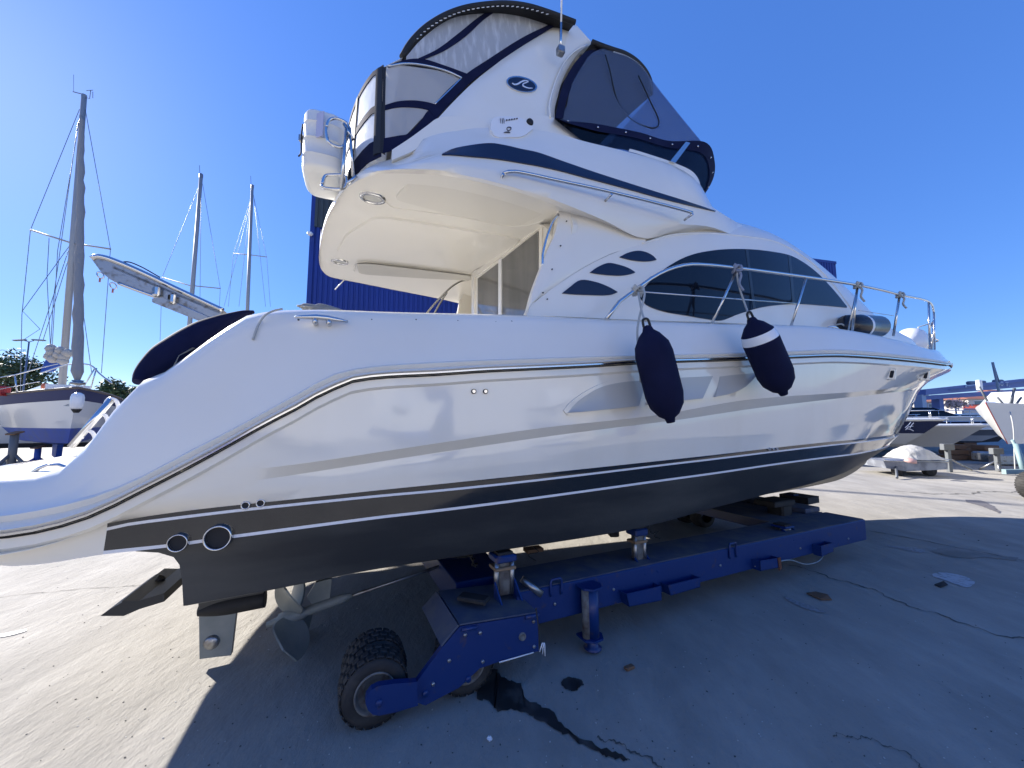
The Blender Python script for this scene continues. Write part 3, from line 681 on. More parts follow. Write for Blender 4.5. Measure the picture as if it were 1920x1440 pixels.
# clear panels
cstrip([(762, 106), (790, 74), (840, 38), (900, 22), (950, 17), (1000, 24), (1042, 44)], [(762, 112), (791, 112), (830, 122), (878, 138), (930, 112), (985, 78), (1042, 46)], 0, M_CLEARB, "canopy_window", 40, 8)
cstrip([(722, 126), (745, 122), (780, 126), (825, 133), (868, 147)], [(722, 196), (745, 190), (775, 190), (800, 194), (814, 196)], 0, M_CLEAR, "canopy_window", 24, 8)
cstrip([(722, 205), (745, 201), (775, 201), (805, 207)], [(722, 260), (735, 257), (748, 254), (762, 252)], 0, M_CLEAR, "canopy_window", 20, 6)
# navy borders
cstrip([(728, 122), (760, 112), (791, 110), (835, 123), (876, 138)], [(728, 126), (760, 119), (791, 119), (830, 130), (866, 148)], .006, M_NAVY, "canopy_border", 30)
cstrip([(718, 126), (718, 160), (716, 220), (714, 285)], [(724, 125), (723, 160), (722, 220), (722, 290)], .006, M_BLACK, "canopy_border", 24)
cstrip([(722, 197), (745, 190), (775, 188), (800, 191), (815, 195)], [(722, 206), (745, 201), (775, 201), (800, 205), (808, 208)], .006, M_NAVY, "canopy_border", 24)
cstrip([(720, 259), (748, 254), (764, 251), (786, 230), (805, 206), (812, 213)], [(718, 287), (745, 280), (772, 279), (788, 283), (803, 262), (824, 226)], .008, M_NAVY, "canopy_skirt", 24, 5)
cstrip([(805, 208), (830, 178), (868, 143), (920, 108), (980, 70), (1040, 41)], [(818, 222), (845, 192), (884, 153), (932, 118), (985, 82), (1046, 45)], .010, M_NAVY, "canopy_border", 40)
cstrip([(783, 110), (820, 92), (860, 62), (900, 30), (922, 17)], [(792, 112), (832, 95), (875, 66), (905, 38), (930, 20)], .008, M_NAVY, "canopy_border", 24)
MB().tube(resample([B(BF.on(x, y, lambda s, z: cl(s, z) + .01)) for x, y in ((728, 124), (760, 119), (800, 123), (840, 134), (866, 146))], 24), .008).build("canopy_bow", M_STEEL, Y)
MB().tube(resample([B(BF.on(x, y, lambda s, z: cl(s, z) + .004)) for x, y in ((866, 146), (840, 172), (815, 196))], 14), .008).build("canopy_bow", M_STEEL, Y)
# bimini top of the aft canopy
def bimini(px, ltab, name, crown=.14, drop=.0):
    E = resample([BF.at(x, y, l) for (x, y), l in zip(px, ltab)], 40)
    mb = MB(); n = 12
    up = [[B(tuple(p.lerp(Vector(MF(*p)), k/n) + Vector((0, 0, crown*sin(pi*k/n)**.8)))) for p in E] for k in range(n+1)]
    mb.shell(up, Vector((0, 0, -.012))); o_ = mb.build(name, M_BLACK, Y, sharp=60)
    for f in (lambda p: B(p), lambda p: B(MF(*p))):
        MB().tube([f(tuple(p)) for p in E], .026).build("canopy_hem", M_BLACK, o_)
    return E, o_
E, bt = bimini([(754, 108), (765, 88), (781, 68), (802, 49), (835, 29), (870, 16), (910, 9), (950, 7), (990, 12), (1030, 24), (1078, 42)], [1.36]*11, "bimini_top")
b_ = MB()
for i, p in enumerate(E):
    if 4 < i < 34: q = Vector(B(tuple(p))) + BF.N*.012 - Vector((0, 0, .045)); b_.tube([q - BF.U*.012, q + BF.U*.012 + Vector((0, 0, .014))], .004, 5)
b_.build("lacing", M_STRIPE, bt)
# aft face of the enclosure
ca = BF.on(716, 287, cl); cb = BF.on(720, 125, cl); cc = (ca[0] + .33, ca[1] - .15, 5.02)
def aft_pt(t, h):                                      # t across from starboard 0 to port 1, h up
    a = Vector(ca).lerp(Vector(MF(*ca)), t); b = Vector(cb).lerp(Vector(MF(*cb)), t); p = a.lerp(b, h)
    return B((p.x - .34*sin(pi*t)**.7 + .05*h*sin(pi*t), p.y, p.z))
def aft_strip(t0, t1, h0, h1, m, name, d=0, n=16):
    return MB().shell([[aft_pt(t0 + (t1-t0)*i/n, h) - BF.U*d for i in range(n+1)] for h in (h0, (h0+h1)/2, h1)], BF.U*.006).build(name, m, Y)
M_WV = mat("bright_vinyl", (.62, .65, .70), .3, alpha=.8, bump=(4, .5, .03))
aft_strip(.0, 1, .16, .98, M_WV, "canopy_window", 0, 24)
for h0, h1 in ((-.04, .17), (.50, .58), (.96, 1.02)): aft_strip(0, 1, h0, h1, M_NAVY, "canopy_border", .008, 24)
for t in (0, .16, .5, .84): aft_strip(t, t + .02, 0, 1, M_BLACK, "canopy_border", .012, 2)
# sloping rear window of the canopy, from the aft face up to the bimini
E0 = Vector(B(tuple(E[0]))); n = 12
top = [B(tuple(Vector(E[0]).lerp(Vector(MF(*E[0])), k/n) + Vector((0, 0, .14*sin(pi*k/n)**.8)))) for k in range(n+1)]
MB().shell([[aft_pt(k/n, 1) for k in range(n+1)], top], BF.U*.006).build("canopy_window", M_WV, Y)
# ------------------------------------------------------------------ front canopy and windscreen
Ef, bf = bimini([(1110, 79), (1128, 86), (1148, 93), (1172, 101), (1193, 114), (1208, 130), (1217, 146), (1221, 162), (1221, 178)], [1.34, 1.34, 1.32, 1.28, 1.22, 1.15, 1.08, 1.0, .93], "bimini_top", crown=.05)
b_ = MB()
for i, p in enumerate(Ef):
    if 8 < i < 38: q = Vector(B(tuple(p))) + BF.N*.01 - Vector((0, 0, .04)); b_.tube([q - BF.U*.01, q + BF.U*.01 + Vector((0, 0, .014))], .004, 5)
b_.build("lacing", M_STRIPE, bf)
wsT_s = [(1040, 222, 1.50), (1062, 229, 1.5), (1100, 234, 1.52), (1150, 243, 1.54), (1200, 253, 1.54), (1250, 268, 1.5)]
wst = resample([BF.at(x, y, l) for x, y, l in wsT_s] + [(3.45, 1.56, 4.66), (3.8, 1.37, 4.67), (4.1, 1.08, 4.68), (4.33, .65, 4.69), (4.42, 0, 4.7)], 60)
wsb = resample([BF.at(x, y, l) for x, y, l in ((1040, 222, 1.6), (1075, 250, 1.6), (1108, 272, 1.6), (1170, 280, 1.6), (1220, 294, 1.6), (1262, 309, 1.58))] + [(3.25, 1.56, 4.27), (3.6, 1.34, 4.29), (3.85, 1.0, 4.32), (4.05, .6, 4.36), (4.15, 0, 4.38)], 60)
def band(a, b, t0, t1, d, m, name, i0=0, i1=60, parent=Y, mirror=True, th=.008):
    r_ = [[a[i].lerp(b[i], t0 + (t1-t0)*k/4) for i in range(i0, i1)] for k in range(5)]
    o_ = lambda p, i: Vector((d * i/60, d, 0))
    st = [[B(tuple(p + o_(p, i))) for i, p in enumerate(r)] for r in r_]; mb = MB().shell(st, (BF.N*.6 + BF.U*.4) * -th)
    if mirror: mirror_mesh(mb, MF)
    return mb.build(name, m, parent, sharp=50)
band(wst, wsb, .1, 1, 0, M_WIND, "windscreen")
band(wst, wsb, -.09, .28, .012, M_NAVY, "canopy_skirt")
band(wst, wsb, .93, 1.08, .008, M_GEL, "windscreen_sill", 14, 60)
i_ = min(range(60), key=lambda i: abs(wst[i].x - BF.at(1290, 277, 1.56)[0])); i2_ = min(range(60), key=lambda i: abs(wsb[i].x - BF.at(1262, 308, 1.58)[0]))
a, b = wst[i_], wsb[i2_]; mb = MB().shell([[B(tuple(a + Vector((-.03, .02, 0)))), B(tuple(a + Vector((.03, .02, 0))))], [B(tuple(b + Vector((-.04, .03, 0)))), B(tuple(b + Vector((.03, .03, 0))))]], BF.N*-.02); mirror_mesh(mb, MF).build("windscreen_post", M_STEEL, Y)
for k in range(2, 58, 5):
    p = wst[k].lerp(wsb[k], .14); c = B((p.x + .01*k/60, p.y + .028, p.z)); MB().lathe(c, BF.N, [(.009, -.01), (.009, .004), (0, .006)], 10).build("snap_stud", M_STEEL, Y)
q = BF.at(1300, 349, 1.52); MB().lathe(B((q[0], q[1] - .03, q[2])), BF.N, [(0, .09), (.03, .085), (.05, .06), (.056, .02), (.05, -.02)], 18).build("lamp_ball", M_GEL, Y)  # small white lamp ball, gives no light
# front clear panels: from the skirt up to the forward bimini
fe = resample([BF.at(1062, 205, 1.47), BF.at(1072, 160, 1.44), BF.at(1092, 124, 1.41), BF.at(1110, 100, 1.38)] + [tuple(p) for p in Ef[6:]] + [tuple(Vector(Ef[-1]) + Vector((.05, -.45, .03))), tuple(Vector(Ef[-1]) + Vector((.07, -.93, .05)))], 60)
mb = MB().shell([[B(tuple(a.lerp(b, k/6))) for a, b in zip(wst, fe)] for k in range(7)], (BF.N*.6 + BF.U*.4) * -.006); mirror_mesh(mb, MF)
mb.build("canopy_window", M_TINT, Y, sharp=50)
def ctube(px, r, m, name, d=.01, fn=lambda s, z: 1.50 - .10*(z - 4.5)):
    mb = MB().tube(resample([B(BF.on(x, y, lambda s, z: fn(s, z) + d)) for x, y in px], 30), r); return mb.build(name, m, Y)
cstrip([(1041, 222), (1046, 196), (1053, 166), (1064, 140), (1080, 115), (1100, 96), (1122, 92)], [(1056, 222), (1060, 198), (1068, 172), (1079, 148), (1094, 124), (1110, 106), (1133, 101)], .02, M_NAVY, "canopy_border", 30, 3, fn=lambda s, z: 1.50 - .2*(z - 4.5))
ctube([(1135, 103), (1143, 130), (1149, 158), (1156, 184), (1170, 210), (1190, 228), (1213, 238), (1228, 240), (1236, 232), (1232, 216), (1222, 196), (1210, 170), (1197, 142)], .007, M_BLACK, "zip_line")
def ftube(i, r, name, m):
    mb = MB().tube([B(tuple(wst[i].lerp(fe[min(i + 0, 59)], k/6))) for k in range(7)], r); return mirror_mesh(mb, MF).build(name, m, Y)
# ------------------------------------------------------------------ salon bulkhead with sliding door
bs0, bl0 = 1.62, 1.66; bs1, bl1 = 1.34, -.20
def bulk(px, py, d=0):                                 # the vertical plane through both ends of the bulkhead
    p0 = B((bs0, bl0, 0)); p1 = B((bs1, bl1, 0)); n_ = (p1 - p0).cross(Vector((0, 0, 1))).normalized()
    if n_.dot(BF.U) > 0: n_ = -n_
    r = ray(px, py); c = Vector((0, 0, H)); t = (p0 - c).dot(n_) / r.dot(n_); return c + r*t + n_*d, n_
def bpoly(px, d, th, m, name, parent=Y):
    P = [bulk(x, y, d)[0] for x, y in px]; return MB().prism(P, bulk(900, 500)[1] * -th).build(name, m, parent)
bpoly([(884, 500), (1060, 370), (1075, 420), (1040, 640), (884, 640)], 0, .05, M_CREAM, "bulkhead")
door = bpoly([(892, 519), (1018, 424), (1018, 640), (892, 640)], .012, .02, M_GEL, "sliding_door")
M_DG = mat("door_glass", (.10, .10, .095), .04, coat=.6, var=(3, (.17, .165, .155), .4, .7, (1, 1, .15)))
bpoly([(898, 523), (939, 492), (939, 640), (898, 640)], .018, .01, M_DG, "pane", door)
bpoly([(944, 487), (1012, 434), (1012, 640), (944, 640)], .018, .01, M_DG, "pane", door)
bpoly([(938.5, 489), (944, 485), (944, 640), (938.5, 640)], .03, .02, M_STRIPE, "mullion", door)
bpoly([(888, 515), (1020, 416), (1020, 426), (893, 521), (893, 640), (888, 640)], .026, .02, M_GEL, "door_frame", door)
# flybridge steps block and handrails at the port side of the cockpit
p = B(BF.at(866, 600, -1.0)); MB().box((p.x, p.y, 2.0), (.5, .5, 1.5), M=Matrix.Rotation(-radians(22), 3, 'Z'), bev=.05).build("step_moulding", M_CREAM, Y)
for pts in ([(796, 592), (822, 562), (850, 535), (868, 526), (884, 524)], [(812, 592), (826, 567), (838, 548)]):
    MB().tube(resample([B(BF.at(x, y, -.6)) for x, y in pts], 20), .013).build("handrail", M_STEEL, Y)
MB().tube([B(at_ceil(646, 524, .0)), B(BF.at(628, 543, -1.4))], .008).build("line_end", M_STRIPE, Y)
# ------------------------------------------------------------------ bow rail
rl = lambda s, z: HBr(s) - .13
top_r = [(1137, 598), (1148, 583), (1160, 567), (1187, 547), (1227, 518), (1260, 503), (1293, 496), (1330, 497), (1377, 502), (1493, 517), (1600, 533), (1650, 543), (1685, 552)]
tp = [BF.on(x, y, rl) for x, y in top_r]
z0 = 3.40
tp += [(s, rl(s, 0), z) for s, z in ((7.4, 3.31), (8.4, 3.37), (9.4, 3.40), (10.4, 3.41))] + [(11.3, HBr(11.3), 3.41), (11.9, .2, 3.40), (12.0, 0, 3.40)]
railp = resample(tp, 110)
mb = MB().tube([B(tuple(p)) for p in railp], .0155, 10); mb.tube([B((p.x, -p.y, p.z)) for p in railp], .0155, 10)
rail = mb.build("bow_rail", M_STEEL, Y)
def rail_at(s): return min(railp, key=lambda p: abs(p.x - s))
for (xb, yb), (xt, yt) in (((1335, 606), (1383, 503)), ((1483, 612), (1512, 520)), ((1591, 619), (1608, 535)), ((1598, 620), (1608, 535)), ((1675, 630), (1687, 553)), ((1729, 640), (1734, 567)), ((1757, 648), (1760, 587))):
    a = BF.on(xb, yb, lambda s, z: HBr(s) - .2); b = BF.on(xt, yt, rl)
    if xb > 1700: s_ = 7.45 if xb < 1740 else 8.5; a = (s_, rl(s_, 0) - .04, zTopc(s_)); b = (s_, rl(s_, 0), 3.315 if xb < 1740 else 3.372)
    th_ = .008 if xb == 1591 else .0125
    mb = MB().tube([B(a), B(b)], th_); mb = mirror_mesh(mb, MIR); mb.build("stanchion", M_STEEL, Y)
for s in (9.5, 10.4, 11.3):
    p = rail_at(s); mb = MB().tube([B((s - .05, max(p.y - .06, .06), zTopc(s))), B(tuple(p))], .0125); mirror_mesh(mb, MIR).build("stanchion", M_STEEL, Y)
a = BF.on(1200, 547, rl); b = BF.on(1493, 569, rl)
mirror_mesh(MB().tube([B(a), B(b)], .006), MIR).build("guard_wire", M_STEEL, Y); c_ = BF.on(1610, 582, rl); d_ = BF.on(1675, 592, rl); mirror_mesh(MB().tube([B(c_), B(d_)], .004), MIR).build("guard_wire", M_STEEL, Y)
# rope tied round the rail
def knot(name, px, py, parent, m=M_ROPE, r=.012, R=.03, drop=0):
    c = Vector(B(BF.on(px, py, rl))); rnd = random.Random(px); P = [c + Vector((sin(k*1.3)*R, cos(k*1.7)*R, sin(k*2.1)*R)) for k in range(16)]
    b_ = MB().tube(resample(P, 70), r)
    if drop: b_.tube(resample([c, c + BF.N*.03 + Vector((.01, 0, -drop*.3)), c + BF.N*.03 + Vector((-.01, 0, -drop*.7)), c + BF.N*.035 + Vector((.02, 0, -drop))], 20), r)
    return b_.build(name, m, parent)
# ------------------------------------------------------------------ fenders
def fender(px_top, px_bot, l, rad, label, rope_to, white_band=False, mcol=M_NAVY, blunt=.3):
    a = Vector(B(BF.at(*px_top, l))); b = Vector(B(BF.at(*px_bot, l))); ax = (b - a); L = ax.length; ax.normalize()
    t = thing("fender", label, "fender", b, "fenders carried by the motor yacht")
    prof = [(0, -.01), (rad*.22, 0), (rad*.3, .03), (rad*.55, .06), (rad*.9, .13), (rad, .2)] + [(rad*(1 + .0*k), L*f) for k, f in ((0, .35), (0, .5), (0, .65))] + [(rad, L - .2), (rad*.88, L - .12), (rad*.55, L - .055), (rad*.28, L - .03), (rad*.22, L), (0, L)]
    bands = (lambda i, j: 1 if 3 <= i <= 4 else 0) if white_band else None
    u = ax.cross(BF.N).normalized()
    mb = MB().lathe(a, ax, prof, 24, matfn=(lambda i, j: 1 if (white_band and i == 4) else 0)); mb.build("cover", [mcol, M_STRIPE], t)
    MB().tube(resample([a - ax*.0 + u*.03, a - ax*.05 + u*.02, a - ax*.05 - u*.02, a - u*.03], 16), .009).build("eye", M_RUB, t)
    P = [a - ax*.04] + [Vector(B(q)) for q in rope_to]
    MB().tube(resample(P, 30), .0085).build("rope", M_ROPE, t)
    return t
kA = BF.on(1196, 545, rl)
f1 = fender((1213, 612), (1258, 792), 2.36, .128, "long navy fender hanging from the after end of the bow rail, left of the two", [BF.at(1205, 590, 2.25), kA])
knot("knot", 1196, 545, f1, M_ROPE, .011, .038)
c1, c2 = BF.on(1192, 553, rl), BF.at(1200, 690, 2.26)
MB().tube(resample([B(kA), B((c1[0], c1[1]+.1, c1[2])), B(BF.at(1195, 620, 2.25)), B(c2), B(BF.at(1201, 716, 2.2))], 30), .008).build("rope_tail", M_ROPE, f1)
f2 = fender((1408, 597), (1470, 740), 2.34, .135, "navy fender with a pale neck band hanging below the side window, right of the two", [BF.at(1400, 580, 2.1), BF.at(1384, 530, 2.03), BF.on(1381, 503, rl)], white_band=True)
knot("knot", 1381, 504, f2, M_ROPEB, .011, .036, .22)
# fender lying on the side deck and the white one at the bow
sa = BF.on(1583, 612, lambda s, z: HBr(s) - .42); sb = BF.on(1652, 613, lambda s, z: HBr(s) - .42)
A, Bv = Vector(B(sa)), Vector(B(sb)); Bv = A + (Bv - A).normalized() * min((Bv-A).length, .9); ax = (Bv - A).normalized(); L = (Bv - A).length
t = thing("fender", "black fender with a pale ring lying on the side deck behind the bow rail", "fender", A, "fenders carried by the motor yacht")
MB().lathe(A, ax, [(0, -.03), (.09, .0), (.14, .06), (.15, L*.36), (.152, L*.37), (.152, L*.43), (.15, L*.44), (.145, L - .08), (.10, L), (0, L + .02)], 24, matfn=lambda i, j: 1 if i in (4,) else 0).build("body", [mat("black_fender", (.012, .012, .018), .25), M_STRIPE], t)
MB().tube(resample([A, A - ax*.06 + Vector((0, 0, .03)), A - ax*.02 - BF.N*.3], 12), .01).build("rope", M_ROPE, t)
c = Vector(B((8.9, .86, 2.93)))
t = thing("fender", "plump white fender leaning on the bow rail at the very front of the yacht", "fender", c, "fenders carried by the motor yacht")
ax = (BF.U*.75 + Vector((0, 0, .55)) + BF.N*.1).normalized()
MB().lathe(c - ax*.05, ax, [(0, -.14), (.09, -.12), (.17, -.03), (.22, .08), (.235, .2), (.22, .32), (.16, .42), (.08, .5), (.04, .54), (0, .54)], 24).build("body", M_STRIPE, t)
MB().tube([c + ax*.48, c + ax*.48 + Vector((.1, .1, .12)), Vector(B(tuple(rail_at(9.6))))], .009).build("rope", M_ROPE, t)
for px, py, nm in ((1608, 535, .2), (1687, 553, .18)):
    t = knot("mooring_line", px, py, None, M_ROPE, .011, .034, nm)
    tag(t, "short rope end knotted round the bow rail above the black fender lying on deck" if px < 1650 else "short rope end knotted round the bow rail one stanchion forward of the black fender", "rope", "rope ends knotted on the rail")
# coil of rope on the coaming
c = Vector(B(BF.at(606, 578, 1.75))); P = [c + BF.U*(.15*cos(k*.9) * (.7 + .3*sin(k*.37))) + BF.N*(.07*sin(k*.9)) + Vector((0, 0, -.03 + .008*(k % 5))) for k in range(48)]
o = MB().tube(resample(P, 200), .0065, 6).build("rope_coil", mat("grey_rope", (.22, .23, .24), .9), None); tag(o, "thin grey rope coiled on the cockpit coaming above the mooring cleat", "rope")
o = MB().tube(resample([B(BF.on(x, y, lambda s, z: side_top(s, z) + .02)) for x, y in ((530, 579), (512, 583), (496, 592), (484, 610), (474, 637))], 24), .006).build("rope_end", M_ROPE, None); tag(o, "pale rope end trailing over the after corner of the coaming", "rope")
# ------------------------------------------------------------------ rescue pod on the coaming, with its small marks
pl = lambda s, z: up_l(s, z)
pod = thing("rescue_pod", "small white rescue pod with dark lettering clipped to the flybridge coaming under the oval emblem", "rescue pod", B(BF.at(958, 238, 1.6)))
mb = patch([(920, 240), (924, 222), (945, 218), (975, 221), (1000, 231)], [(920, 242), (931, 256), (955, 257), (980, 255), (1000, 241)], pl, .06, .06, n=24, m=8); mb.build("case", M_STRIPE, pod, sharp=60)
MB().lathe(Vector(B(BF.on(992, 232, lambda s, z: pl(s, z) + .045))), BF.N, [(0, .03), (.028, .03), (.032, .02), (.032, -.01)], 20).build("cap", M_BLACK, pod)
M_INK = mat("dark_print", (.03, .03, .04), .5)
for x in (938, 941.5, 944.5): ribbon([(x, 221), (x + .8, 226), (x + 1, 231)], .8, pl, .066, M_INK, "print", pod)
for k in range(5): x = 949 + k*4.8; ribbon([(x, 226 - k*.7), (x + 1.2, 224.6 - k*.7), (x + 2.8, 225.4 - k*.7)], 2.2, pl, .066, M_INK, "print", pod)
ribbon([(951, 243), (950.5, 240), (954, 238), (958, 239), (958, 242), (954, 244.5), (951, 243)], 1.4, pl, .068, M_INK, "print", pod)
ribbon([(945, 248), (950, 247.4), (957, 248)], 1.8, pl, .068, M_INK, "print", pod)
# ------------------------------------------------------------------ liferaft canister in its rack, outside the aft rail
rl_ = thing("liferaft_canister", "big white liferaft canister held in a steel cradle outside the aft end of the flybridge", "liferaft", B((-.6, .4, 3.6)))
L1 = 3.35
def cpt(px, py, l): return Vector(B(BF.at(px, py, BF.lc - l)))
c0 = cpt(613, 218, L1); c1 = cpt(607, 367, L1)
ax = (c0 - c1).normalized(); Lc = (c0 - c1).length; s_ax = BF.U; n_ax = BF.N
rows = []
for h, g in ((-.0, .72), (.02, .9), (.05, .97), (.08, 1), (.22, 1), (.235, 1.03), (.25, 1), (.48, 1), (.495, 1.035), (.51, 1), (.75, 1), (.765, 1.03), (.78, 1), (.93, 1), (.97, .95), (.995, .84), (1, .6)):
    row = []
    for k in range(32):
        t_ = 2*pi*k/32; cx = abs(cos(t_))**.5*(1 if cos(t_) > 0 else -1); sx = abs(sin(t_))**.5*(1 if sin(t_) > 0 else -1)
        row.append(c1 + ax*Lc*(.12 + .70*h) + s_ax*cx*.15*g + n_ax*sx*.24*g)
    rows.append(row)
mb = MB().grid(rows, closed=True, cap=True); mb.build("canister", mat("canister_white", (.70, .70, .68), .4, bump=(5, .2, .02)), rl_, sharp=50)
MB().tube(resample([c1 + ax*Lc*(.12 + .7*h) + s_ax*-.16 + n_ax*x for h, x in ((.85, .1), (.6, .14), (.35, .12), (.14, .22))], 20), .006).build("strap", M_BLACK, rl_)
b_ = MB(); b_.box(c1 + ax*Lc*.55 + s_ax*-.16 + n_ax*.08, (.03, .06, .05)); b_.build("buckle", M_STEELD, rl_)
lb = MB().box(c1 + ax*Lc*.60 + n_ax*.243 - s_ax*.04, (.12, .008, .20), M=Matrix.Rotation(-radians(22), 3, 'Z')); lb.build("label_patch", mat("label_lilac", (.45, .46, .62), .5), rl_)
def lp(px, py, l): return Vector(B(BF.at(px, py, BF.lc - l)))
for pts, l in (([(612, 238), (618, 225), (630, 222), (650, 231), (655, 244), (650, 262), (640, 276), (618, 268), (612, 250)], 2.98), ([(604, 345), (610, 330), (622, 328), (648, 331), (645, 352), (620, 354), (604, 350)], 2.98)):
    P = [lp(x, y, l) for x, y in pts]; P.append(P[0]); MB().tube(resample(P, 60), .011).build("rack_hoop", M_STEEL, Y)
for (x0, y0), (x1, y1), l in (((656, 240), (662, 330), 2.95), ((650, 235), (640, 355), 2.95), ((652, 345), (668, 330), 2.9), ((645, 232), (662, 262), 2.95)):
    MB().tube([lp(x0, y0, l), lp(x1, y1, l)], .012).build("rack_bar", M_STEEL, Y)
MB().tube([c1 + ax*Lc*.14 + n_ax*.1, c1 + ax*Lc*.14 + n_ax*.1 - Vector((0, 0, .11))], .016).build("hanging_tag", M_STRIPE, rl_)
# ------------------------------------------------------------------ gangway over the stern, boarding ladder
GL = -1.55
g0, g1, g2 = [Vector(B(BF.at(x, y, GL))) for x, y in ((172, 484), (300, 530), (412, 586))]
gd = (g2 - g0).normalized(); gn = Vector((0, 0, 1)); gw = BF.N
def gpx(pts, l=GL): return [Vector(B(BF.at(x, y, l))) for x, y in pts]
gang = MB().prism(gpx([(172, 486), (178, 481), (192, 481), (222, 492), (262, 509), (340, 546), (420, 582), (400, 600), (345, 574), (300, 556), (262, 546), (228, 533), (205, 523), (188, 508)]), gw*-.12).build("gangway", M_STEELD, Y)
MB().tube(resample(gpx([(172, 485), (180, 481), (196, 483), (222, 492), (262, 509), (340, 546), (418, 582)]), 40), .032, 10).build("gangway_rail", M_STEEL, gang)
MB().tube(resample([p - gw*.42 for p in gpx([(185, 486), (222, 492), (262, 509), (340, 546), (418, 582)])], 40), .032, 10).build("gangway_rail", M_STEEL, gang)
MB().tube(resample(gpx([(222, 531), (262, 546), (345, 576), (400, 600)]), 24), .02, 8).build("lower_rail", M_STEEL, gang)
MB().tube(resample(gpx([(226, 492), (240, 491), (262, 499), (300, 520)]), 20), .008, 6).build("hose", M_RUB, gang)
P = gpx([(215, 500), (412, 584)]); MB().shell([P, [p - gw*.42 for p in P]], Vector((0, 0, -.03))).build("gangway_tread", M_STEELD, gang)
for x, y in ((296, 548), (325, 562)): MB().box(gpx([(x, y)])[0] + gw*.04, (.10, .06, .13), M=Matrix.Rotation(-radians(22), 3, 'Z'), bev=.02).build("bracket", M_STEEL, gang)
MB().prism(gpx([(285, 560), (300, 556), (400, 598), (385, 606), (345, 590), (285, 566)], GL + .03), gw*-.05).build("bracket_plate", M_STEELD, gang)
for x, y in ((190, 517), (214, 537)):
    c = gpx([(x, y)])[0] + gw*.02; R_ = .035
    MB().tube([c + gd*cos(a*pi/8)*R_ + Vector((0, 0, sin(a*pi/8)*R_)) for a in range(-3, 12)], .008).build("shackle", M_STEEL, gang)
    MB().tube([c - Vector((0, 0, .035)), c - Vector((0, 0, .085))], .009).build("pull_tab", mat("tag_red", (.3, .12, .12), .7), gang)
LL = .9
def lpt(x, y, d=0): return Vector(B(BF.at(x, y, LL + d)))
lad = MB().tube([lpt(133, 838), lpt(210, 748)], .022).build("boarding_ladder", M_STEEL, Y)
MB().tube([lpt(133, 838, -.35), lpt(210, 748, -.35)], .022).build("ladder_side", M_STEEL, lad)
for (x, y) in ((152, 822), (176, 790), (196, 762)):
    P = [lpt(x, y), lpt(x + 8, y - 14), lpt(x + 20, y - 12), lpt(x + 26, y + 2), lpt(x + 18, y + 14)]
    MB().tube(resample(P, 16), .012).build("ladder_step", M_STRIPE, lad)
# ------------------------------------------------------------------ underwater gear
def xp(poly, l, th, m, name, parent=Y): return MB().prism([B(BF.at(x, y, l)) for x, y in poly], BF.N * -th).build(name, m, parent)
M_PROP = mat("propspeed_grey", (.20, .225, .22), .45, var=(8, (.25, .27, .26), .4, .7))
rud = xp([(373, 1150), (443, 1145), (433, 1229), (405, 1232), (374, 1236)], 1.15, .05, M_PROP, "rudder")
q = Vector(B(BF.at(397, 1204, 1.15))); MB().lathe(q, BF.N, [(0, .02), (.035, .02), (.045, .008), (.045, -.01)], 24).build("anode", M_STEELD, rud)
P = [(367, 1140), (370, 1150), (385, 1160), (430, 1160), (475, 1150), (498, 1138), (502, 1128), (494, 1112)]
a = B(BF.at(372, 1146, 1.15)); b = B(BF.at(498, 1122, 1.15))
mb = MB().tube(resample([a, a.lerp(b, .1), a.lerp(b, .5), a.lerp(b, .9), b], 24), .05, 14, rs=[.03 + .028*sin(pi*min(1, (k+.5)/12)/2) if k < 12 else .058 for k in range(24)]); mb.build("keel_pad", M_RUB, Y)
xp([(372, 1128), (494, 1105), (494, 1122), (372, 1146)], 1.18, .06, M_ANTI, "pad_skeg")
# shaft, strut and propeller
h0 = Vector(B(BF.at(500, 1172, 1.1))); h1 = Vector(B(BF.at(620, 1130, 1.1))); h2 = Vector(B(BF.at(860, 1050, 1.05))); sa_ = (h1 - h0).normalized()
MB().lathe(h0, sa_, [(0, 0), (.018, 0), (.02, .03), (.026, .04), (.026, .07), (.045, .08), (.05, .16), (.042, .24), (.03, .26), (.036, .27), (.036, .5), (.02, .56), (.014, .57)], 20).build("shaft_hub", M_PROP, Y)
MB().tube([h1 - sa_*.1, h2], .014).build("propeller_shaft", M_STEELD, Y)
xp([(592, 1092), (622, 1085), (618, 1122), (585, 1134), (575, 1120)], 1.1, .03, M_PROP, "shaft_strut")
pr = MB(); pc = h0 + sa_*.16; v_ = sa_.cross(BF.N).normalized(); u_ = v_.cross(sa_).normalized()
for k in range(4):
    an = 2*pi*k/4 + .35; rad = u_*cos(an) + v_*sin(an); tg = sa_.cross(rad); rows = []
    for i in range(9):
        r = .03 + .28*i/8; wd_ = .035 + .105*sin(pi*min(1, (i + .8)/9.6))**.8; pitch = .95 - .55*i/8
        rows.append([pc + rad*r + (tg*cos(pitch) + sa_*sin(pitch))*(x*wd_) + tg*(.03*i/8) for x in (-1, -.6, 0, .6, 1)])
    if True: pr.shell(rows, sa_*.012)
pr.build("propeller", M_PROP, Y, sharp=50)
# trim tab with its ram
tab = xp([(188, 1155), (205, 1143), (228, 1130), (230, 1126), (262, 1126), (308, 1112), (308, 1128), (262, 1142), (232, 1155)], 1.6, .5, M_ANTI, "trim_tab")
MB().tube([B(BF.at(272, 1118, 1.3)), B(BF.at(304, 1082, 1.3))], .022).build("ram", M_RUB, tab)
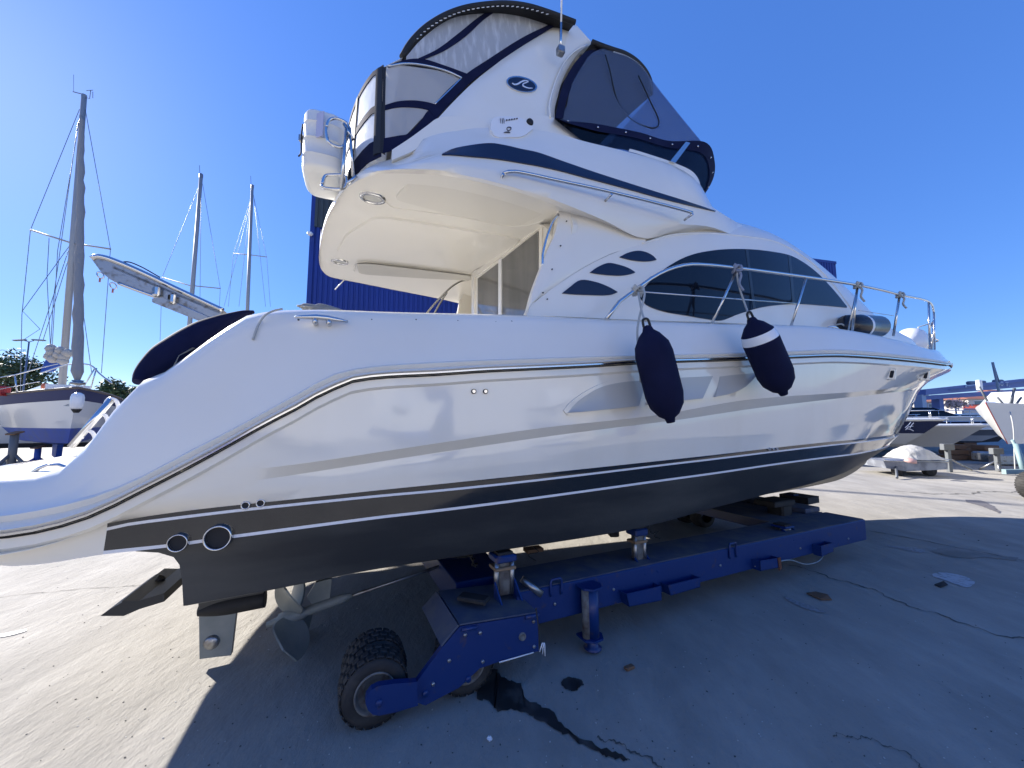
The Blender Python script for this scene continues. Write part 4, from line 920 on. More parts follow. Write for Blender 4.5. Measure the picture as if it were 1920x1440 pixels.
# ================================================================== THE DOLLY
M_BLUE = mat("dolly_blue", (.001, .024, .13), .45, coat=.1, var=(11, (.07, .045, .04), .62, .78), bump=(30, .2, .004))
M_BLUET = mat("dusty_blue", (.06, .075, .12), .8, var=(7, (.12, .12, .125), .4, .7), bump=(40, .3, .004))
M_TYRE = mat("tyre", (.022, .021, .021), .8, var=(12, (.05, .046, .042), .45, .75), bump=(60, .3, .004))
M_RIM = mat("rim_grey", (.16, .16, .15), .6, var=(20, (.07, .05, .04), .45, .7))
M_WOOD = mat("worn_wood", (.16, .09, .05), .8)
DOL = thing("boat_dolly", "blue steel hydraulic boat dolly on small rubber wheels, carrying the motor yacht", "boat dolly", DF.w((2.5, -2.8, 0)))
D = DOL
def dp(px, py, lat): return DF.w(DF.at(px, py, -lat))
def dpr(poly, lat, th, m, name, parent=D): return MB().prism([dp(x, y, lat) for x, y in poly], DF.N * -th).build(name, m, parent)
TD = -DF.N
# side beam, top plate dusty
s0 = DF.at(1010, 1122, -2.45)[0]; s1 = DF.at(1623, 985, -2.45)[0]
def dbox(sa, sb, la, lb, za, zb, m, name, parent=D, bev=.006):
    c = DF.w(((sa+sb)/2, -(la+lb)/2, (za+zb)/2)); return MB().box(c, (abs(sb-sa), abs(lb-la), zb-za), M=Matrix.Rotation(radians(90-64.6), 3, 'Z'), bev=bev).build(name, m, parent)
dbox(1.2, s1, 2.45, 2.85, .235, .468, M_BLUE, "side_beam"); dbox(1.2, s1 - .02, 2.46, 2.84, .470, .476, M_BLUET, "beam_deck", bev=0)
dbox(1.2, s1, 5.9, 6.3, .235, .468, M_BLUE, "side_beam"); dbox(1.2, s1 - .02, 5.91, 6.29, .470, .476, M_BLUET, "beam_deck", bev=0)
dbox(s1 - .75, s1 - .05, 2.86, 5.89, .25, .46, M_BLUE, "cross_beam"); dbox(s1 - 1.15, s1 - .05, 2.865, 5.88, .462, .472, M_BLUET, "cross_deck", bev=0)
dbox(s1 - .35, s1 - .03, 2.9, 3.7, .474, .53, M_BLUET, "tread_plate")
dbox(.9, 1.35, 2.86, 5.89, .22, .44, M_BLUE, "cross_beam")
dbox(s1 - 2.2, s1 - 1.3, 3.6, 5.89, .5, .62, M_BLUE, "inner_beam")
# swing-arm block with its side plates
blk = [(862, 1175), (1008, 1151), (1010, 1221), (935, 1241), (900, 1253), (860, 1290), (816, 1313), (798, 1323), (781, 1317), (777, 1286), (787, 1271), (830, 1213)]
sp = dpr(blk, 2.26, .035, M_BLUE, "side_plate"); dpr(blk, 2.72, .035, M_BLUE, "side_plate")
dpr([(862, 1175), (1008, 1151), (1010, 1221), (935, 1241), (878, 1250), (848, 1196)], 2.298, .42, M_BLUE, "arm_block")
a, b, c_, d_ = dp(862, 1173, 2.26), dp(1008, 1149.5, 2.26), dp(862, 1173, 2.26) + TD*.49, dp(1008, 1149.5, 2.26) + TD*.49
MB().prism([a, b, d_, c_], Vector((0, 0, .008))).build("top_plate", M_BLUET, D)
a, b = dp(861, 1173.5, 2.26), dp(829, 1212, 2.26); MB().prism([a, b, b + TD*.49, a + TD*.49], Vector((-.008, -.004, .008))).build("hood_plate", M_BLUET, D)
MB().tube([dp(866, 1181, 2.255), dp(895, 1176, 2.255)], .012).build("hinge", M_BLUE, D); MB().tube([dp(985, 1158, 2.255), dp(1010, 1153, 2.255)], .014).build("hinge", M_BLUE, D)
q = dp(979, 1193, 2.26); MB().lathe(q, DF.N, [(0, .006), (.014, .006), (.016, .012), (.022, .012), (.024, -.002)], 20).build("grommet", M_RIM, D)
MB().tube([dp(936, 1242, 2.25), dp(1000, 1223.5, 2.25)], .004).build("edge_trim", M_STRIPE, D)
arm = dpr([(782, 1279), (740, 1282), (711, 1286), (697, 1293), (688, 1305), (685, 1318), (690, 1332), (699, 1340), (711, 1342), (745, 1335), (784, 1323)], 2.215, .04, M_BLUE, "swing_arm")
for x, y, l in ((711, 1318, 2.215), (797, 1300, 2.26), (878, 1273, 2.26)):
    MB().lathe(dp(x, y, l), DF.N, [(0, .010), (.016, .010), (.018, .002), (.018, -.002)], 16).build("pin", M_BLUE, D)
for x, y in ((872, 1190), (900, 1186), (905, 1240), (1000, 1165), (1001, 1212), (842, 1238), (812, 1282)): MB().lathe(dp(x, y, 2.26), DF.N, [(.011, -.002), (.011, .008), (.006, .010), (0, .010)], 6).build('bolt', M_STEELD, D)
for x, y in ((1040, 1132), (1150, 1105), (1350, 1060), (1500, 1028), (1590, 1010)): MB().lathe(dp(x, y, 2.45), DF.N, [(.011, -.002), (.011, .008), (.006, .010), (0, .010)], 6).build('bolt', M_STEELD, D)
def wheel(px, py, lat, r, parent=D):
    c = dp(px, py, lat); c.z = r; ax = DF.N; w_ = .155; b_ = MB()
    prof = [(r*.60, 0), (r*.66, .004), (r*.82, .006), (r*.93, -.008), (r*.965, -.025), (r*.97, -w_/2), (r*.965, -w_+.025), (r*.93, -w_+.008), (r*.66, -w_), (r*.6, -w_)]
    b_.lathe(c, ax, prof, 48)
    u = ax.cross(Vector((0, 0, 1))).normalized(); v = ax.cross(u)
    for k in range(22):                                # chunky tread lugs in three bands
        for off_, ph, wb in ((-.028, 0, .042), (-.078, .5, .042), (-.127, 0, .042)):
            t = 2*pi*(k + ph)/22; rd = u*cos(t) + v*sin(t); tg = ax.cross(rd); M_ = Matrix((rd, tg, ax)).transposed()
            b_.box(c + rd*(r*.972) + ax*off_, (.014, r*.245, wb), M=M_, bev=.006)
    o = b_.build("tyre", M_TYRE, parent, sharp=40)
    MB().lathe(c, ax, [(0, -.05), (r*.28, -.05), (r*.32, -.03), (r*.45, -.035), (r*.52, -.02), (r*.55, .006), (r*.60, .008), (r*.605, -.01)], 32).build("rim", M_RIM, o)
    return o
wheel(703, 1304, 2.31, .178); wheel(703, 1304, 2.49, .178); wheel(877, 1268, 2.33, .178); wheel(877, 1268, 2.51, .178)
c_ = DF.w((-.3, -6.2, .215))
for sx, lt in ((-.35, 6.0), (.45, 6.0)):
    c = DF.w((sx, -lt, .215)); b_ = MB().lathe(c, DF.N, [(.12, 0), (.2, .0), (.215, -.03), (.215, -.15), (.2, -.17), (.12, -.17)], 28); b_.build("tyre", M_TYRE, D)
dbox(-.5, 1.2, 5.95, 6.4, .2, .44, M_BLUE, "arm_block")
for sx, lt in ((s1 - .5, 4.2), (s1 - .5, 4.5)):
    c = DF.w((sx, -lt, .2)); b_ = MB().lathe(c, DF.N, [(.12, 0), (.185, .0), (.2, -.03), (.2, -.15), (.185, -.17), (.12, -.17)], 28); b_.build("tyre", M_TYRE, D)
# guide roller at the side
rp = [(1108, 1099), (1111, 1193)]
a, b = dp(1108, 1101, 2.38), dp(1111, 1196, 2.38)
MB().tube([a, b], .05, 20).build("guide_roller", M_BLUE, D); MB().tube([a - Vector((.045, .02, 0)), b - Vector((.045, .02, 0))], .03, 12).build("roller_core", M_RIM, D)
for p in (a, b): MB().prism([p + DF.U*x + DF.N*y_ + Vector((0, 0, .0)) for x, y_ in ((-.085, -.08), (.07, -.08), (.085, .0), (.05, .06), (-.03, .07), (-.085, .03))], Vector((0, 0, .014))).build("roller_bracket", M_BLUE, D)
MB().lathe(b - Vector((0, 0, .075)), (0, 0, 1), [(0, 0), (.055, 0), (.065, .012), (.04, .02), (.04, .08)], 20).build("roller_foot", M_BLUE, D)
# trays and brackets welded to the beam
for P, dd in (([(1174, 1114), (1240, 1099), (1241, 1126), (1180, 1138)], .07), ([(1252, 1098), (1313, 1083), (1313, 1101), (1258, 1117)], .07), ([(1425, 1052), (1462, 1046), (1463, 1064), (1426, 1071)], .08), ([(1539, 1024), (1562, 1018), (1563, 1034), (1541, 1044)], .08)):
    q = [dp(x, y, 2.37) for x, y in P]; b_ = MB(); b_.prism(q, TD*.008); b_.prism([q[3], q[2], q[2] + TD*.078, q[3] + TD*.078], Vector((0, 0, .006))); b_.prism([q[0], q[3], q[3] + TD*.078, q[0] + TD*.078], DF.U*.006); b_.prism([q[1], q[2], q[2] + TD*.078, q[1] + TD*.078], DF.U*-.006)
    b_.build("side_tray", M_BLUE if P[0][0] < 1400 or P[0][0] > 1500 else [M_BLUE][0], D)
dpr([(1459, 1046), (1464, 1045), (1466, 1066), (1462, 1070)], 2.362, .01, mat("orange_edge", (.13, .045, .02), .7), "tray_edge")
for x, y, lt in ((1043, 1098, 2.44), (1375, 1028, 2.44), (1597, 984, 2.46)):
    c = dp(x, y + 18, lt); h = .11 if x < 1100 else .13
    wv = DF.U*.045
    MB().tube(resample([c - wv, c - wv + Vector((0, 0, h)), c + wv + Vector((0, 0, h)), c + wv], 14, False), .009).build("lifting_handle", M_BLUE, D)
# jacks
M_JACK = mat("jack_grey", (.20, .20, .19), .4, metal=.5, var=(12, (.08, .06, .05), .45, .7))
def jack(px, pyb, pyt, lat, wdt, strap=True, nm="jack"):
    a = dp(px, pyb, lat); b = dp(px, pyt, lat); b = Vector((a.x, a.y, b.z)); Hh = b.z - a.z
    Mz = Matrix.Rotation(radians(90-64.6), 3, 'Z')
    j = MB().box(a + Vector((0, 0, Hh*.42)), (wdt*.6, wdt*.6, Hh*.85), M=Mz, bev=.006).build(nm, M_JACK, D)
    for sx in (-1, 1): MB().tube([a + DF.U*wdt*.42*sx + DF.N*.03, a + DF.U*wdt*.42*sx + DF.N*.03 + Vector((0, 0, Hh*.86))], wdt*.13, 12).build("guide_rod", M_STEELD, j)
    MB().box(b - Vector((0, 0, Hh*.09)), (wdt*1.15, wdt*1.1, Hh*.18), M=Mz, bev=.01).build("head_plate", M_BLUE, j)
    MB().box(b + Vector((0, 0, .006)), (wdt*.8, wdt*.8, .02), M=Mz).build("pad", M_RUB, j)
    if strap: MB().box(a + Vector((0, 0, Hh*.66)), (wdt*1.13, wdt*.9, .022), M=Mz, bev=.004).build("strap", mat("strap_tan", (.22, .15, .09), .8), j)
    for sx in (-1, 1):
        p = a + DF.U*wdt*.5*sx; MB().prism([p + DF.N*.03, p + DF.N*.16, p + DF.N*.04 + Vector((0, 0, .10))], DF.U*.01*sx).build("gusset", M_BLUE, j)
    return j
jack(942, 1112, 1036, 2.50, .135); jack(1196, 1063, 988, 2.60, .12, True)
jack(1468, 1004, 984, 2.60, .15, False); jack(1487, 962, 926, 3.35, .12, False)
jack(1440, 955, 938, 4.6, .12, False)
MB().box(dp(1462, 962, 3.05) , (.20, .20, .34), M=Matrix.Rotation(radians(90-64.6), 3, 'Z'), bev=.02).build('support_block', M_RUB, D); MB().box(dp(1452, 941, 3.05), (.42, .26, .07), M=Matrix.Rotation(radians(90-64.6), 3, 'Z'), bev=.01).build('head_plate', M_RUB, D)
MB().box(dp(1498, 934, 3.3), (.3, .36, .09), M=Matrix.Rotation(.5, 3, 'Z')).build("saddle", M_RUB, D)
MB().box(dp(1465, 996, 2.6), (.16, .2, .03), M=Matrix.Rotation(.5, 3, 'Z')).build("collar_plate", M_BLUE, D)
MB().tube([dp(978, 1085, 2.5), dp(1016, 1115, 2.42)], .024, 14).build("ram", M_STEELD, D)
MB().box(dp(888, 1122, 2.45), (.2, .09, .03), M=Matrix.Rotation(-.35, 3, 'Z'), bev=.008).build("foot_pad", M_RUB, D)
MB().box(dp(1000, 1030, 3.2), (.16, .1, .03), M=Matrix.Rotation(.4, 3, 'Z')).build("wood_shim", M_WOOD, D)
for P in ([(1000, 1025, 3.0), (1010, 1035, 3.0), (990, 1040, 3.0), (1005, 1052, 3.0)], [(1215, 985, 3.0), (1222, 1000, 3.0), (1236, 995, 3.0), (1226, 1005, 3.0), (1238, 1010, 3.0)], [(842, 1062, 3.2), (838, 1075, 3.2), (856, 1078, 3.2), (875, 1080, 3.2)], [(1005, 1140, 2.06), (1010, 1180, 2.06), (1012, 1210, 2.06), (1016, 1225, 2.06)], [(1415, 1062, 2.42), (1440, 1058, 2.40), (1480, 1050, 2.38), (1510, 1058, 2.38), (1535, 1052, 2.38), (1545, 1040, 2.38)]):
    MB().tube(resample([dp(*p) for p in P], 24), .004 if P[0][0] != 1415 else .006).build("hose", M_RUB if P[0][0] != 1415 else M_STEELD, D)
c = dp(885, 1050, 3.1); b_ = MB()
b_.tube([dp(880, 1040, 3.1), dp(897, 1072, 3.1)], .006)
for k in range(6): b_.box(dp(881 + 3*k, 1042 + 5.5*k, 3.1), (.05, .03, .012), M=Matrix.Rotation(k, 3, 'Y'))
b_.build("chain", M_RUB, D)
MB().box(dp(860, 1046, 3.4), (.16, .1, .09), bev=.01).build("pump", M_RUB, D); MB().box(dp(1150, 996, 3.3), (.1, .1, .1), bev=.01).build("pump", M_RUB, D)
for k in range(3): MB().tube([dp(1017 + 2*k, 1205, 2.05), dp(1012 + 5*k, 1222 + 4*k, 2.05)], .003).build("cable_tail", M_STRIPE, D)
# ================================================================== GROUND
def ground_mat():
    m = bpy.data.materials.new("concrete"); m.use_nodes = True; N = m.node_tree.nodes; L = m.node_tree.links; b = N["Principled BSDF"]
    b.inputs["Roughness"].default_value = .85; b.inputs["Specular IOR Level"].default_value = .3
    tc = N.new("ShaderNodeTexCoord"); mp = N.new("ShaderNodeMapping"); mp.inputs["Rotation"].default_value[2] = .5; mp.inputs["Scale"].default_value = (1, .45, 1)
    L.new(tc.outputs["Object"], mp.inputs[0])
    def noise(sc, det, src, rough=.6):
        n = N.new("ShaderNodeTexNoise"); n.inputs["Scale"].default_value = sc; n.inputs["Detail"].default_value = det; n.inputs["Roughness"].default_value = rough; L.new(src, n.inputs[0]); return n.outputs[0]
    def rmp(src, lo, hi, a=0, c=1):
        r = N.new("ShaderNodeMapRange"); r.inputs[1].default_value = lo; r.inputs[2].default_value = hi; r.inputs[3].default_value = a; r.inputs[4].default_value = c; L.new(src, r.inputs[0]); return r.outputs[0]
    def mix(f, a, c):
        x = N.new("ShaderNodeMix"); x.data_type = 'RGBA'; L.new(f, x.inputs[0])
        for i, v in ((6, a), (7, c)):
            if isinstance(v, tuple): x.inputs[i].default_value = (*v, 1)
            else: L.new(v, x.inputs[i])
        return x.outputs[2]
    big = noise(.35, 5, tc.outputs["Object"]); med = noise(2.2, 7, mp.outputs[0], .65); fine = noise(55, 4, tc.outputs["Object"], .7)
    c = mix(rmp(big, .35, .7), (.325, .305, .272), (.25, .236, .212)); c = mix(rmp(med, .42, .72), c, (.38, .358, .322)); c = mix(rmp(fine, .60, .78, 0, .55), c, (.14, .135, .13))
    pal = noise(6, 8, mp.outputs[0], .7); c = mix(rmp(pal, .62, .75, 0, .5), c, (.46, .435, .395))
    vo = N.new("ShaderNodeTexVoronoi"); vo.inputs["Scale"].default_value = 9; L.new(tc.outputs["Object"], vo.inputs[0])
    c = mix(rmp(vo.outputs["Distance"], .012, .03, .55, 0), c, (.08, .075, .07))
    L.new(c, b.inputs["Base Color"])
    u = N.new("ShaderNodeBump"); u.inputs["Strength"].default_value = .7; u.inputs["Distance"].default_value = .03; L.new(pal, u.inputs["Height"])
    u2 = N.new("ShaderNodeBump"); u2.inputs["Strength"].default_value = .35; u2.inputs["Distance"].default_value = .004; L.new(fine, u2.inputs["Height"]); L.new(u.outputs[0], u2.inputs["Normal"])
    L.new(u2.outputs[0], b.inputs["Normal"]); return m
M_GND = ground_mat()
mb = MB(); S_ = 1200; mb.add([(-S_, -S_, 0), (S_, -S_, 0), (S_, S_, 0), (-S_, S_, 0)], [(0, 1, 2, 3)]); struct(mb.build("ground", M_GND))
def gp(px, py, z=.004): return at_z(px, py, 0) + Vector((0, 0, z))
def crack(px, w_, m, z=.004, jit=.012, name="crack", n=90):
    P = resample([gp(x, y) for x, y in px], n); rnd = random.Random(int(px[0][0])); A = []; Bb = []
    ph = [rnd.uniform(0, 6.28) for _ in range(4)]
    for i, p in enumerate(P):
        t = (P[min(i+1, n-1)] - P[max(i-1, 0)]).normalized(); s = Vector((-t.y, t.x, 0)); j = s * jit * (sin(i*.21 + ph[0]) + .6*sin(i*.53 + ph[1]) + .35*sin(i*1.27 + ph[2]) + rnd.uniform(-.2, .2)); ww = w_ * (.75 + .35*sin(i*.37 + ph[3]) + rnd.uniform(-.2, .2))
        A.append(p + j + s*ww + Vector((0, 0, z - .004))); Bb.append(p + j - s*ww + Vector((0, 0, z - .004)))
    return struct(MB().grid([A, Bb], smooth=False).build(name, m))
M_CRK = mat("crack_dirt", (.10, .094, .085), .9); M_DAMP = mat("damp_stain", (.12, .112, .10), .6, var=(3, (.2, .185, .165), .4, .6)); M_WET = mat("wet_concrete", (.03, .029, .028), .3, var=(7, (.075, .07, .064), .45, .62)); M_PAINT = mat("spilt_paint", (.42, .43, .46), .6, var=(20, (.22, .22, .23), .5, .65))
crack([(1120, 1382), (1180, 1405), (1240, 1440), (1300, 1480)], .007, M_CRK); crack([(1560, 1380), (1620, 1385), (1690, 1410), (1740, 1445)], .004, M_CRK)
crack([(1480, 1060), (1600, 1095), (1720, 1140), (1830, 1178), (1930, 1200)], .009, M_CRK, jit=.03); crack([(1630, 996), (1700, 1008), (1800, 1028), (1930, 1053)], .012, M_CRK, jit=.01)
crack([(1680, 921), (1780, 927), (1860, 922), (1930, 923)], .03, M_CRK, jit=.05)
def stain(top, bot, m, name, z=.005, jit=.012, n=60):
    T = resample([gp(x, y, z) for x, y in top], n); Bo = resample([gp(x, y, z) for x, y in bot], n); rnd = random.Random(len(top))
    for i in range(1, n-1):
        for p in (T[i], Bo[i]): p.x += rnd.uniform(-jit, jit); p.y += rnd.uniform(-jit, jit)
    return struct(MB().grid([T, Bo], smooth=False).build(name, m))
stain([(896, 1262), (922, 1255), (950, 1275), (976, 1283), (984, 1308), (1010, 1322), (1040, 1342), (1066, 1372), (1120, 1400), (1180, 1425)],
      [(894, 1312), (920, 1318), (932, 1334), (958, 1330), (1002, 1347), (1037, 1368), (1072, 1384), (1105, 1404), (1140, 1420), (1182, 1428)], M_WET, "wet_patch")
stain([(1052, 1281), (1060, 1272), (1075, 1272), (1088, 1276), (1095, 1284)], [(1052, 1283), (1062, 1294), (1076, 1297), (1088, 1290), (1095, 1286)], M_WET, "wet_patch", jit=.006, n=24)
stain([(1745, 1032), (1775, 1028), (1810, 1030), (1850, 1040), (1910, 1046)], [(1750, 1036), (1780, 1044), (1815, 1047), (1850, 1046), (1905, 1052)], M_DAMP, "wet_patch", jit=.008)
stain([(1810, 937), (1835, 938), (1860, 948), (1876, 960)], [(1812, 942), (1835, 948), (1855, 955), (1874, 963)], mat("stain_grey", (.13, .12, .12), .7), "wet_patch", jit=.015, n=30)
stain([(1748, 1077), (1765, 1074), (1790, 1077), (1810, 1082), (1828, 1092)], [(1750, 1082), (1770, 1088), (1795, 1097), (1812, 1102), (1827, 1096)], M_PAINT, "spill_shadow_patch", jit=.004, n=34)
stain([(1660, 1022), (1690, 1026), (1720, 1028), (1735, 1034)], [(1662, 1025), (1690, 1030), (1718, 1036), (1734, 1037)], mat("faint_spill", (.33, .33, .34), .8, var=(30, (.25, .24, .23), .45, .6)), "spill_shadow_patch", jit=.006, n=30)
stain([(1470, 1118), (1495, 1128), (1525, 1138), (1550, 1148)], [(1472, 1124), (1495, 1136), (1522, 1146), (1548, 1150)], mat("scuff", (.31, .31, .32), .8, var=(40, (.25, .24, .23), .42, .55)), "spill_shadow_patch", jit=.005, n=30)
stain([(0, 1190), (20, 1186), (50, 1180)], [(0, 1196), (22, 1192), (50, 1184)], mat("shadow_blot", (.30, .31, .33), .6), "spill_shadow_patch", jit=.004, n=20)  # bluish-grey patch painted in for a small cast shadow at the left edge
crack([(0, 1120), (150, 1105), (310, 1096)], .004, M_CRK, jit=.01)
# loose bits lying on the concrete
def rock(p, r, seed, m, name, label, cat, group=None, flat=.6):
    rnd = random.Random(seed); b_ = MB(); rows = []
    for i in range(6):
        a = -pi/2 + pi*i/5; rows.append([Vector((cos(a)*cos(2*pi*k/8), cos(a)*sin(2*pi*k/8), sin(a)*flat)) * r * rnd.uniform(.65, 1.15) for k in range(8)])
    b_.grid([[p + v + Vector((0, 0, r*flat*.7)) for v in rr_] for rr_ in rows], closed=True, smooth=False, cap=True)
    return tag(b_.build(name, m), label, cat, group)
rock(gp(918, 1389), .016, 3, M_STRIPE, "plaster_chip", "white plaster chip on the shaded concrete in front of the dolly wheels", "debris")
o = MB().prism([gp(1512, 1114, .006), gp(1530, 1113, .012), (gp(1552, 1120, .02)), gp(1560, 1127, .006), gp(1540, 1127, .01), gp(1524, 1120, .006)], Vector((0, 0, .008))).build("bark_strip", M_WOOD); tag(o, "curled dark strip of wood lying in the yacht's shadow below the paint spill", "debris")
o = MB().prism([gp(1752, 1098, .006), gp(1770, 1096, .03), gp(1778, 1101, .02), gp(1764, 1103, .006)], Vector((0, 0, .006))).build("plastic_scrap", M_RUB); tag(o, "bent dark scrap lying against the pale paint spill", "debris")
o = MB().box(gp(1180, 1255, .012), (.07, .035, .02), M=Matrix.Rotation(.5, 3, 'Z'), bev=.004).build("wood_offcut", M_WOOD); tag(o, "small dark wood offcut on the concrete below the dolly beam", "debris")
rnd = random.Random(5); b_ = MB()
for k in range(520):
    x = rnd.uniform(-20, 1940); y = 960 + 480 * rnd.random()**.7; p = at_z(x, y, 0); r = rnd.uniform(.0012, .004) * (1 + (p.y > 5)*.8)
    a = rnd.uniform(0, 6.3); b_.box(p + Vector((0, 0, r*.4)), (r*2, r*1.4, r), M=Matrix.Rotation(a, 3, 'Z'), mat=0 if rnd.random() < .6 else 1)
o = b_.build("grit", [mat("grit_dark", (.08, .075, .07), .9), mat("grit_pale", (.5, .49, .46), .8)]); o['kind'] = 'stuff'; o['label'] = "loose grit and specks scattered over the concrete"
# ================================================================== BACKGROUND
def cr_mat(name, col, pitch, ang, depth=.25):
    m = mat(name, col, .45, coat=.1, var=(.35, tuple(c*.8 for c in col), .4, .7)); N = m.node_tree.nodes; L = m.node_tree.links; return m
# the big shed: corrugated wall built as real ribs
V1 = Vector((-20.6, 38.2, 0)); V2 = Vector((47.2, 54.0, 0))
r1 = ray(587, 365); r2 = ray(1568, 492); HS = 26.0
V1 = Vector((r1.x, r1.y, 0)) * ((HS - H) / r1.z); V2 = Vector((r2.x, r2.y, 0)) * ((HS - H) / r2.z)
shed = thing("boat_shed", "huge blue corrugated metal shed standing behind the motor yacht", "shed", (V1 + V2) / 2)
M_SHED = mat("shed_blue", (.010, .035, .24), .5, var=(.2, (.009, .03, .20), .4, .7)); M_SHEDG = mat("shed_grey", (.045, .055, .06), .5)
u = (V2 - V1).normalized(); nn = Vector((u.y, -u.x, 0)); Lw = (V2 - V1).length
def corr(sa, sb, za, zb, m, name, out=0, pitch=.52):
    n_ = int((sb - sa) / pitch); P = []
    for k in range(n_):
        for f, d in ((0, 0), (.52, 0), (.62, -.09), (.9, -.09)): P.append(V1 + u*(sa + (k + f)*pitch) + nn*(d + out))
    return MB().grid([[p + Vector((0, 0, z)) for p in P] for z in (za, zb)], smooth=False).build(name, m, shed)
corr(0, Lw, 0, HS, M_SHED, "wall"); 
gz = ray(590, 425); gz = H + gz.z * (V1.y / gz.y); corr(.3, 6.2, gz, HS - .1, M_SHEDG, "louvre_panel", .12)
dv = -nn
for P0 in (V1, V2): MB().prism([P0 - nn*.12, P0 - nn*45, P0 - nn*45 + Vector((0, 0, HS)), P0 - nn*.12 + Vector((0, 0, HS))], u*(.3 if P0 is V1 else -.3)).build("end_wall", M_SHED, shed)
MB().prism([V1 - nn*.12 + Vector((0, 0, HS - .4)), V2 - nn*.12 + Vector((0, 0, HS - .4)), V2 - nn*45 + Vector((0, 0, HS - .4)), V1 - nn*45 + Vector((0, 0, HS - .4))], Vector((0, 0, .3))).build("roof", M_SHED, shed)
MB().prism([V1 + nn*.02 + Vector((0, 0, HS - .25)), V2 + nn*.02 + Vector((0, 0, HS - .25)), V2 + nn*.02 + Vector((0, 0, HS + .15)), V1 + nn*.02 + Vector((0, 0, HS + .15))], nn*-.2).build("roof_trim", M_SHED, shed)
MB().prism([V1 + nn*.06 - u*.1, V1 + nn*.06 + u*.35, V1 + nn*.06 + u*.35 + Vector((0, 0, HS)), V1 + nn*.06 - u*.1 + Vector((0, 0, HS))], nn*-.3).build("corner_trim", M_SHED, shed)
q = at_Y(588, 441, V1.y); MB().box(V1 + nn*.35 + Vector((0, 0, q.z)), (.5, .5, .4), bev=.1).build("wall_lamp", M_STRIPE, shed)
# generic displacement hull: bow at p, pointing along d
def hull_mesh(p, d, L, beam, z0, zw, zs, rake=.9, fb=.25, stern=.75, full=2.2, n=26, stripe=None, vee=.6, flare=.75):
    d = Vector((d[0], d[1], 0)).normalized(); s = Vector((d.y, -d.x, 0)); p = Vector((p[0], p[1], 0))
    st = stripe if stripe is not None else (zs - .12)
    lev = [(z0, 0, 0), (z0 + (zw - z0)*.35, .55, 0), (zw, flare, 0), (zw + (zs - zw)*.5, flare + (1 - flare)*.55, 1), (st, .97, 1), (zs, 1.0, 2)]
    rows = []
    for z, wf, k in lev:
        f = (z - z0) / (zs - z0); row = []
        for i in range(n):
            t = (i/(n-1))**1.25; wdt = beam/2*(1 - (1 - min(1, t*1.15))**full) * (1 - (1 - stern)*max(0, t - .55)/.45)
            zz = z + fb*(1 - t)**2*f; tt = t; kz = z0 + (zz - z0)*1.0 if k else z
            x = rake*(1 - f)*(1 - t) ; row.append((t*L + x, wdt*wf, kz + (0.0 if z > z0 else .25*(1 - t)**3)))
        rows.append(row)
    def W(q, sg): return p - d*q[0] + s*q[1]*sg + Vector((0, 0, q[2]))
    def mf(i, j): return (0, 0, 1, 1, 2)[i]
    mb = MB(); mb.grid([[W(q, 1) for q in r] for r in rows], matfn=mf); mb.grid([[W(q, -1) for q in r] for r in rows], matfn=mf)
    mb.grid([[W(r[-1], 1) for r in rows], [W(r[-1], -1) for r in rows]], mat=1, smooth=False)
    top = rows[-1]; dk = MB(); dk.grid([[W((q[0], q[1]*(1 - k/2), q[2] + .04*(k == 2)), 1) for q in top] for k in range(3)] + [[W((q[0], q[1]*(-k/2), q[2]), 1) for q in top] for k in (1, 2)])
    return mb, dk, W, top
M_WHB = mat("boat_white", (.72, .72, .70), .25, coat=.3, bump=(1.2, .2, .02)); M_BB = mat("bottom_blue", (.012, .06, .34), .6, var=(3, (.03, .07, .24), .45, .7)); M_MAST = mat("mast_alloy", (.34, .34, .34), .5, metal=.2)
M_SAIL = mat("sail_cloth", (.30, .28, .26), .8, bump=(14, .6, .03)); M_WIRE = mat("rig_wire", (.16, .19, .26), .5, metal=.3); M_TEAK = mat("teak_trim", (.16, .12, .09), .6)
M_ASH = mat("stand_grey", (.14, .15, .16), .6, metal=.3); M_GREYH = mat("hull_grey", (.36, .37, .38), .35, coat=.3)
# the sailing yacht at the left
bow = at_Y(146, 728, 11.0)
sd_ = Vector((.79, -.61, 0))
SB = thing("sailing_yacht", "blue-bottomed white sailing yacht with two furled tan sails, bow-on at the far left", "sailing yacht", (bow.x - 3.5, bow.y + 2.7, 0))
mb, dk, W, top = hull_mesh(bow, sd_, 11, 3.7, .72, 1.42, bow.z - .22, rake=1.5, fb=.22, stripe=bow.z - .50, full=2.6)
mb.build("hull", [M_BB, M_WHB, mat("navy_sheer", (.008, .016, .09), .6)], SB, sharp=40); dk.build("deck", M_WHB, SB)
for sg in (1, -1): MB().tube([W((q[0], q[1], q[2] + .02), sg) for q in top], .035).build("toe_rail", M_TEAK, SB)
c = W((5.2, 0, 0), 1); MB().prism([W((4.1, .07, .35), 1), W((6.2, .07, .35), 1), W((6.6, .07, 1.15), 1), W((3.8, .07, 1.15), 1)], (W((0, -1, 0), 1) - W((0, 0, 0), 1))*.14).build("keel", M_BB, SB)
MB().prism([W((9.6, .04, .55), 1), W((10.3, .04, .55), 1), W((10.5, .04, 1.4), 1), W((9.7, .04, 1.3), 1)], (W((0, -1, 0), 1) - W((0, 0, 0), 1))*.08).build("rudder", M_BB, SB)
cab = MB(); P = [W((x, y, z), 1) for x, y, z in ((3.0, .5, bow.z - .15), (8.5, .95, bow.z - .2), (8.5, -.95, bow.z - .2), (3.0, -.5, bow.z - .15))]; cab.prism(P, Vector((0, 0, .42))); cab.build("coachroof", M_WHB, SB)
mt = at_Y(158, 178, 14.4); mbse = at_Y(117, 722, 14.4)
MB().tube([mbse - Vector((0, 0, .3)), mt], .11, 12, r2=.085).build("mast", M_MAST, SB)
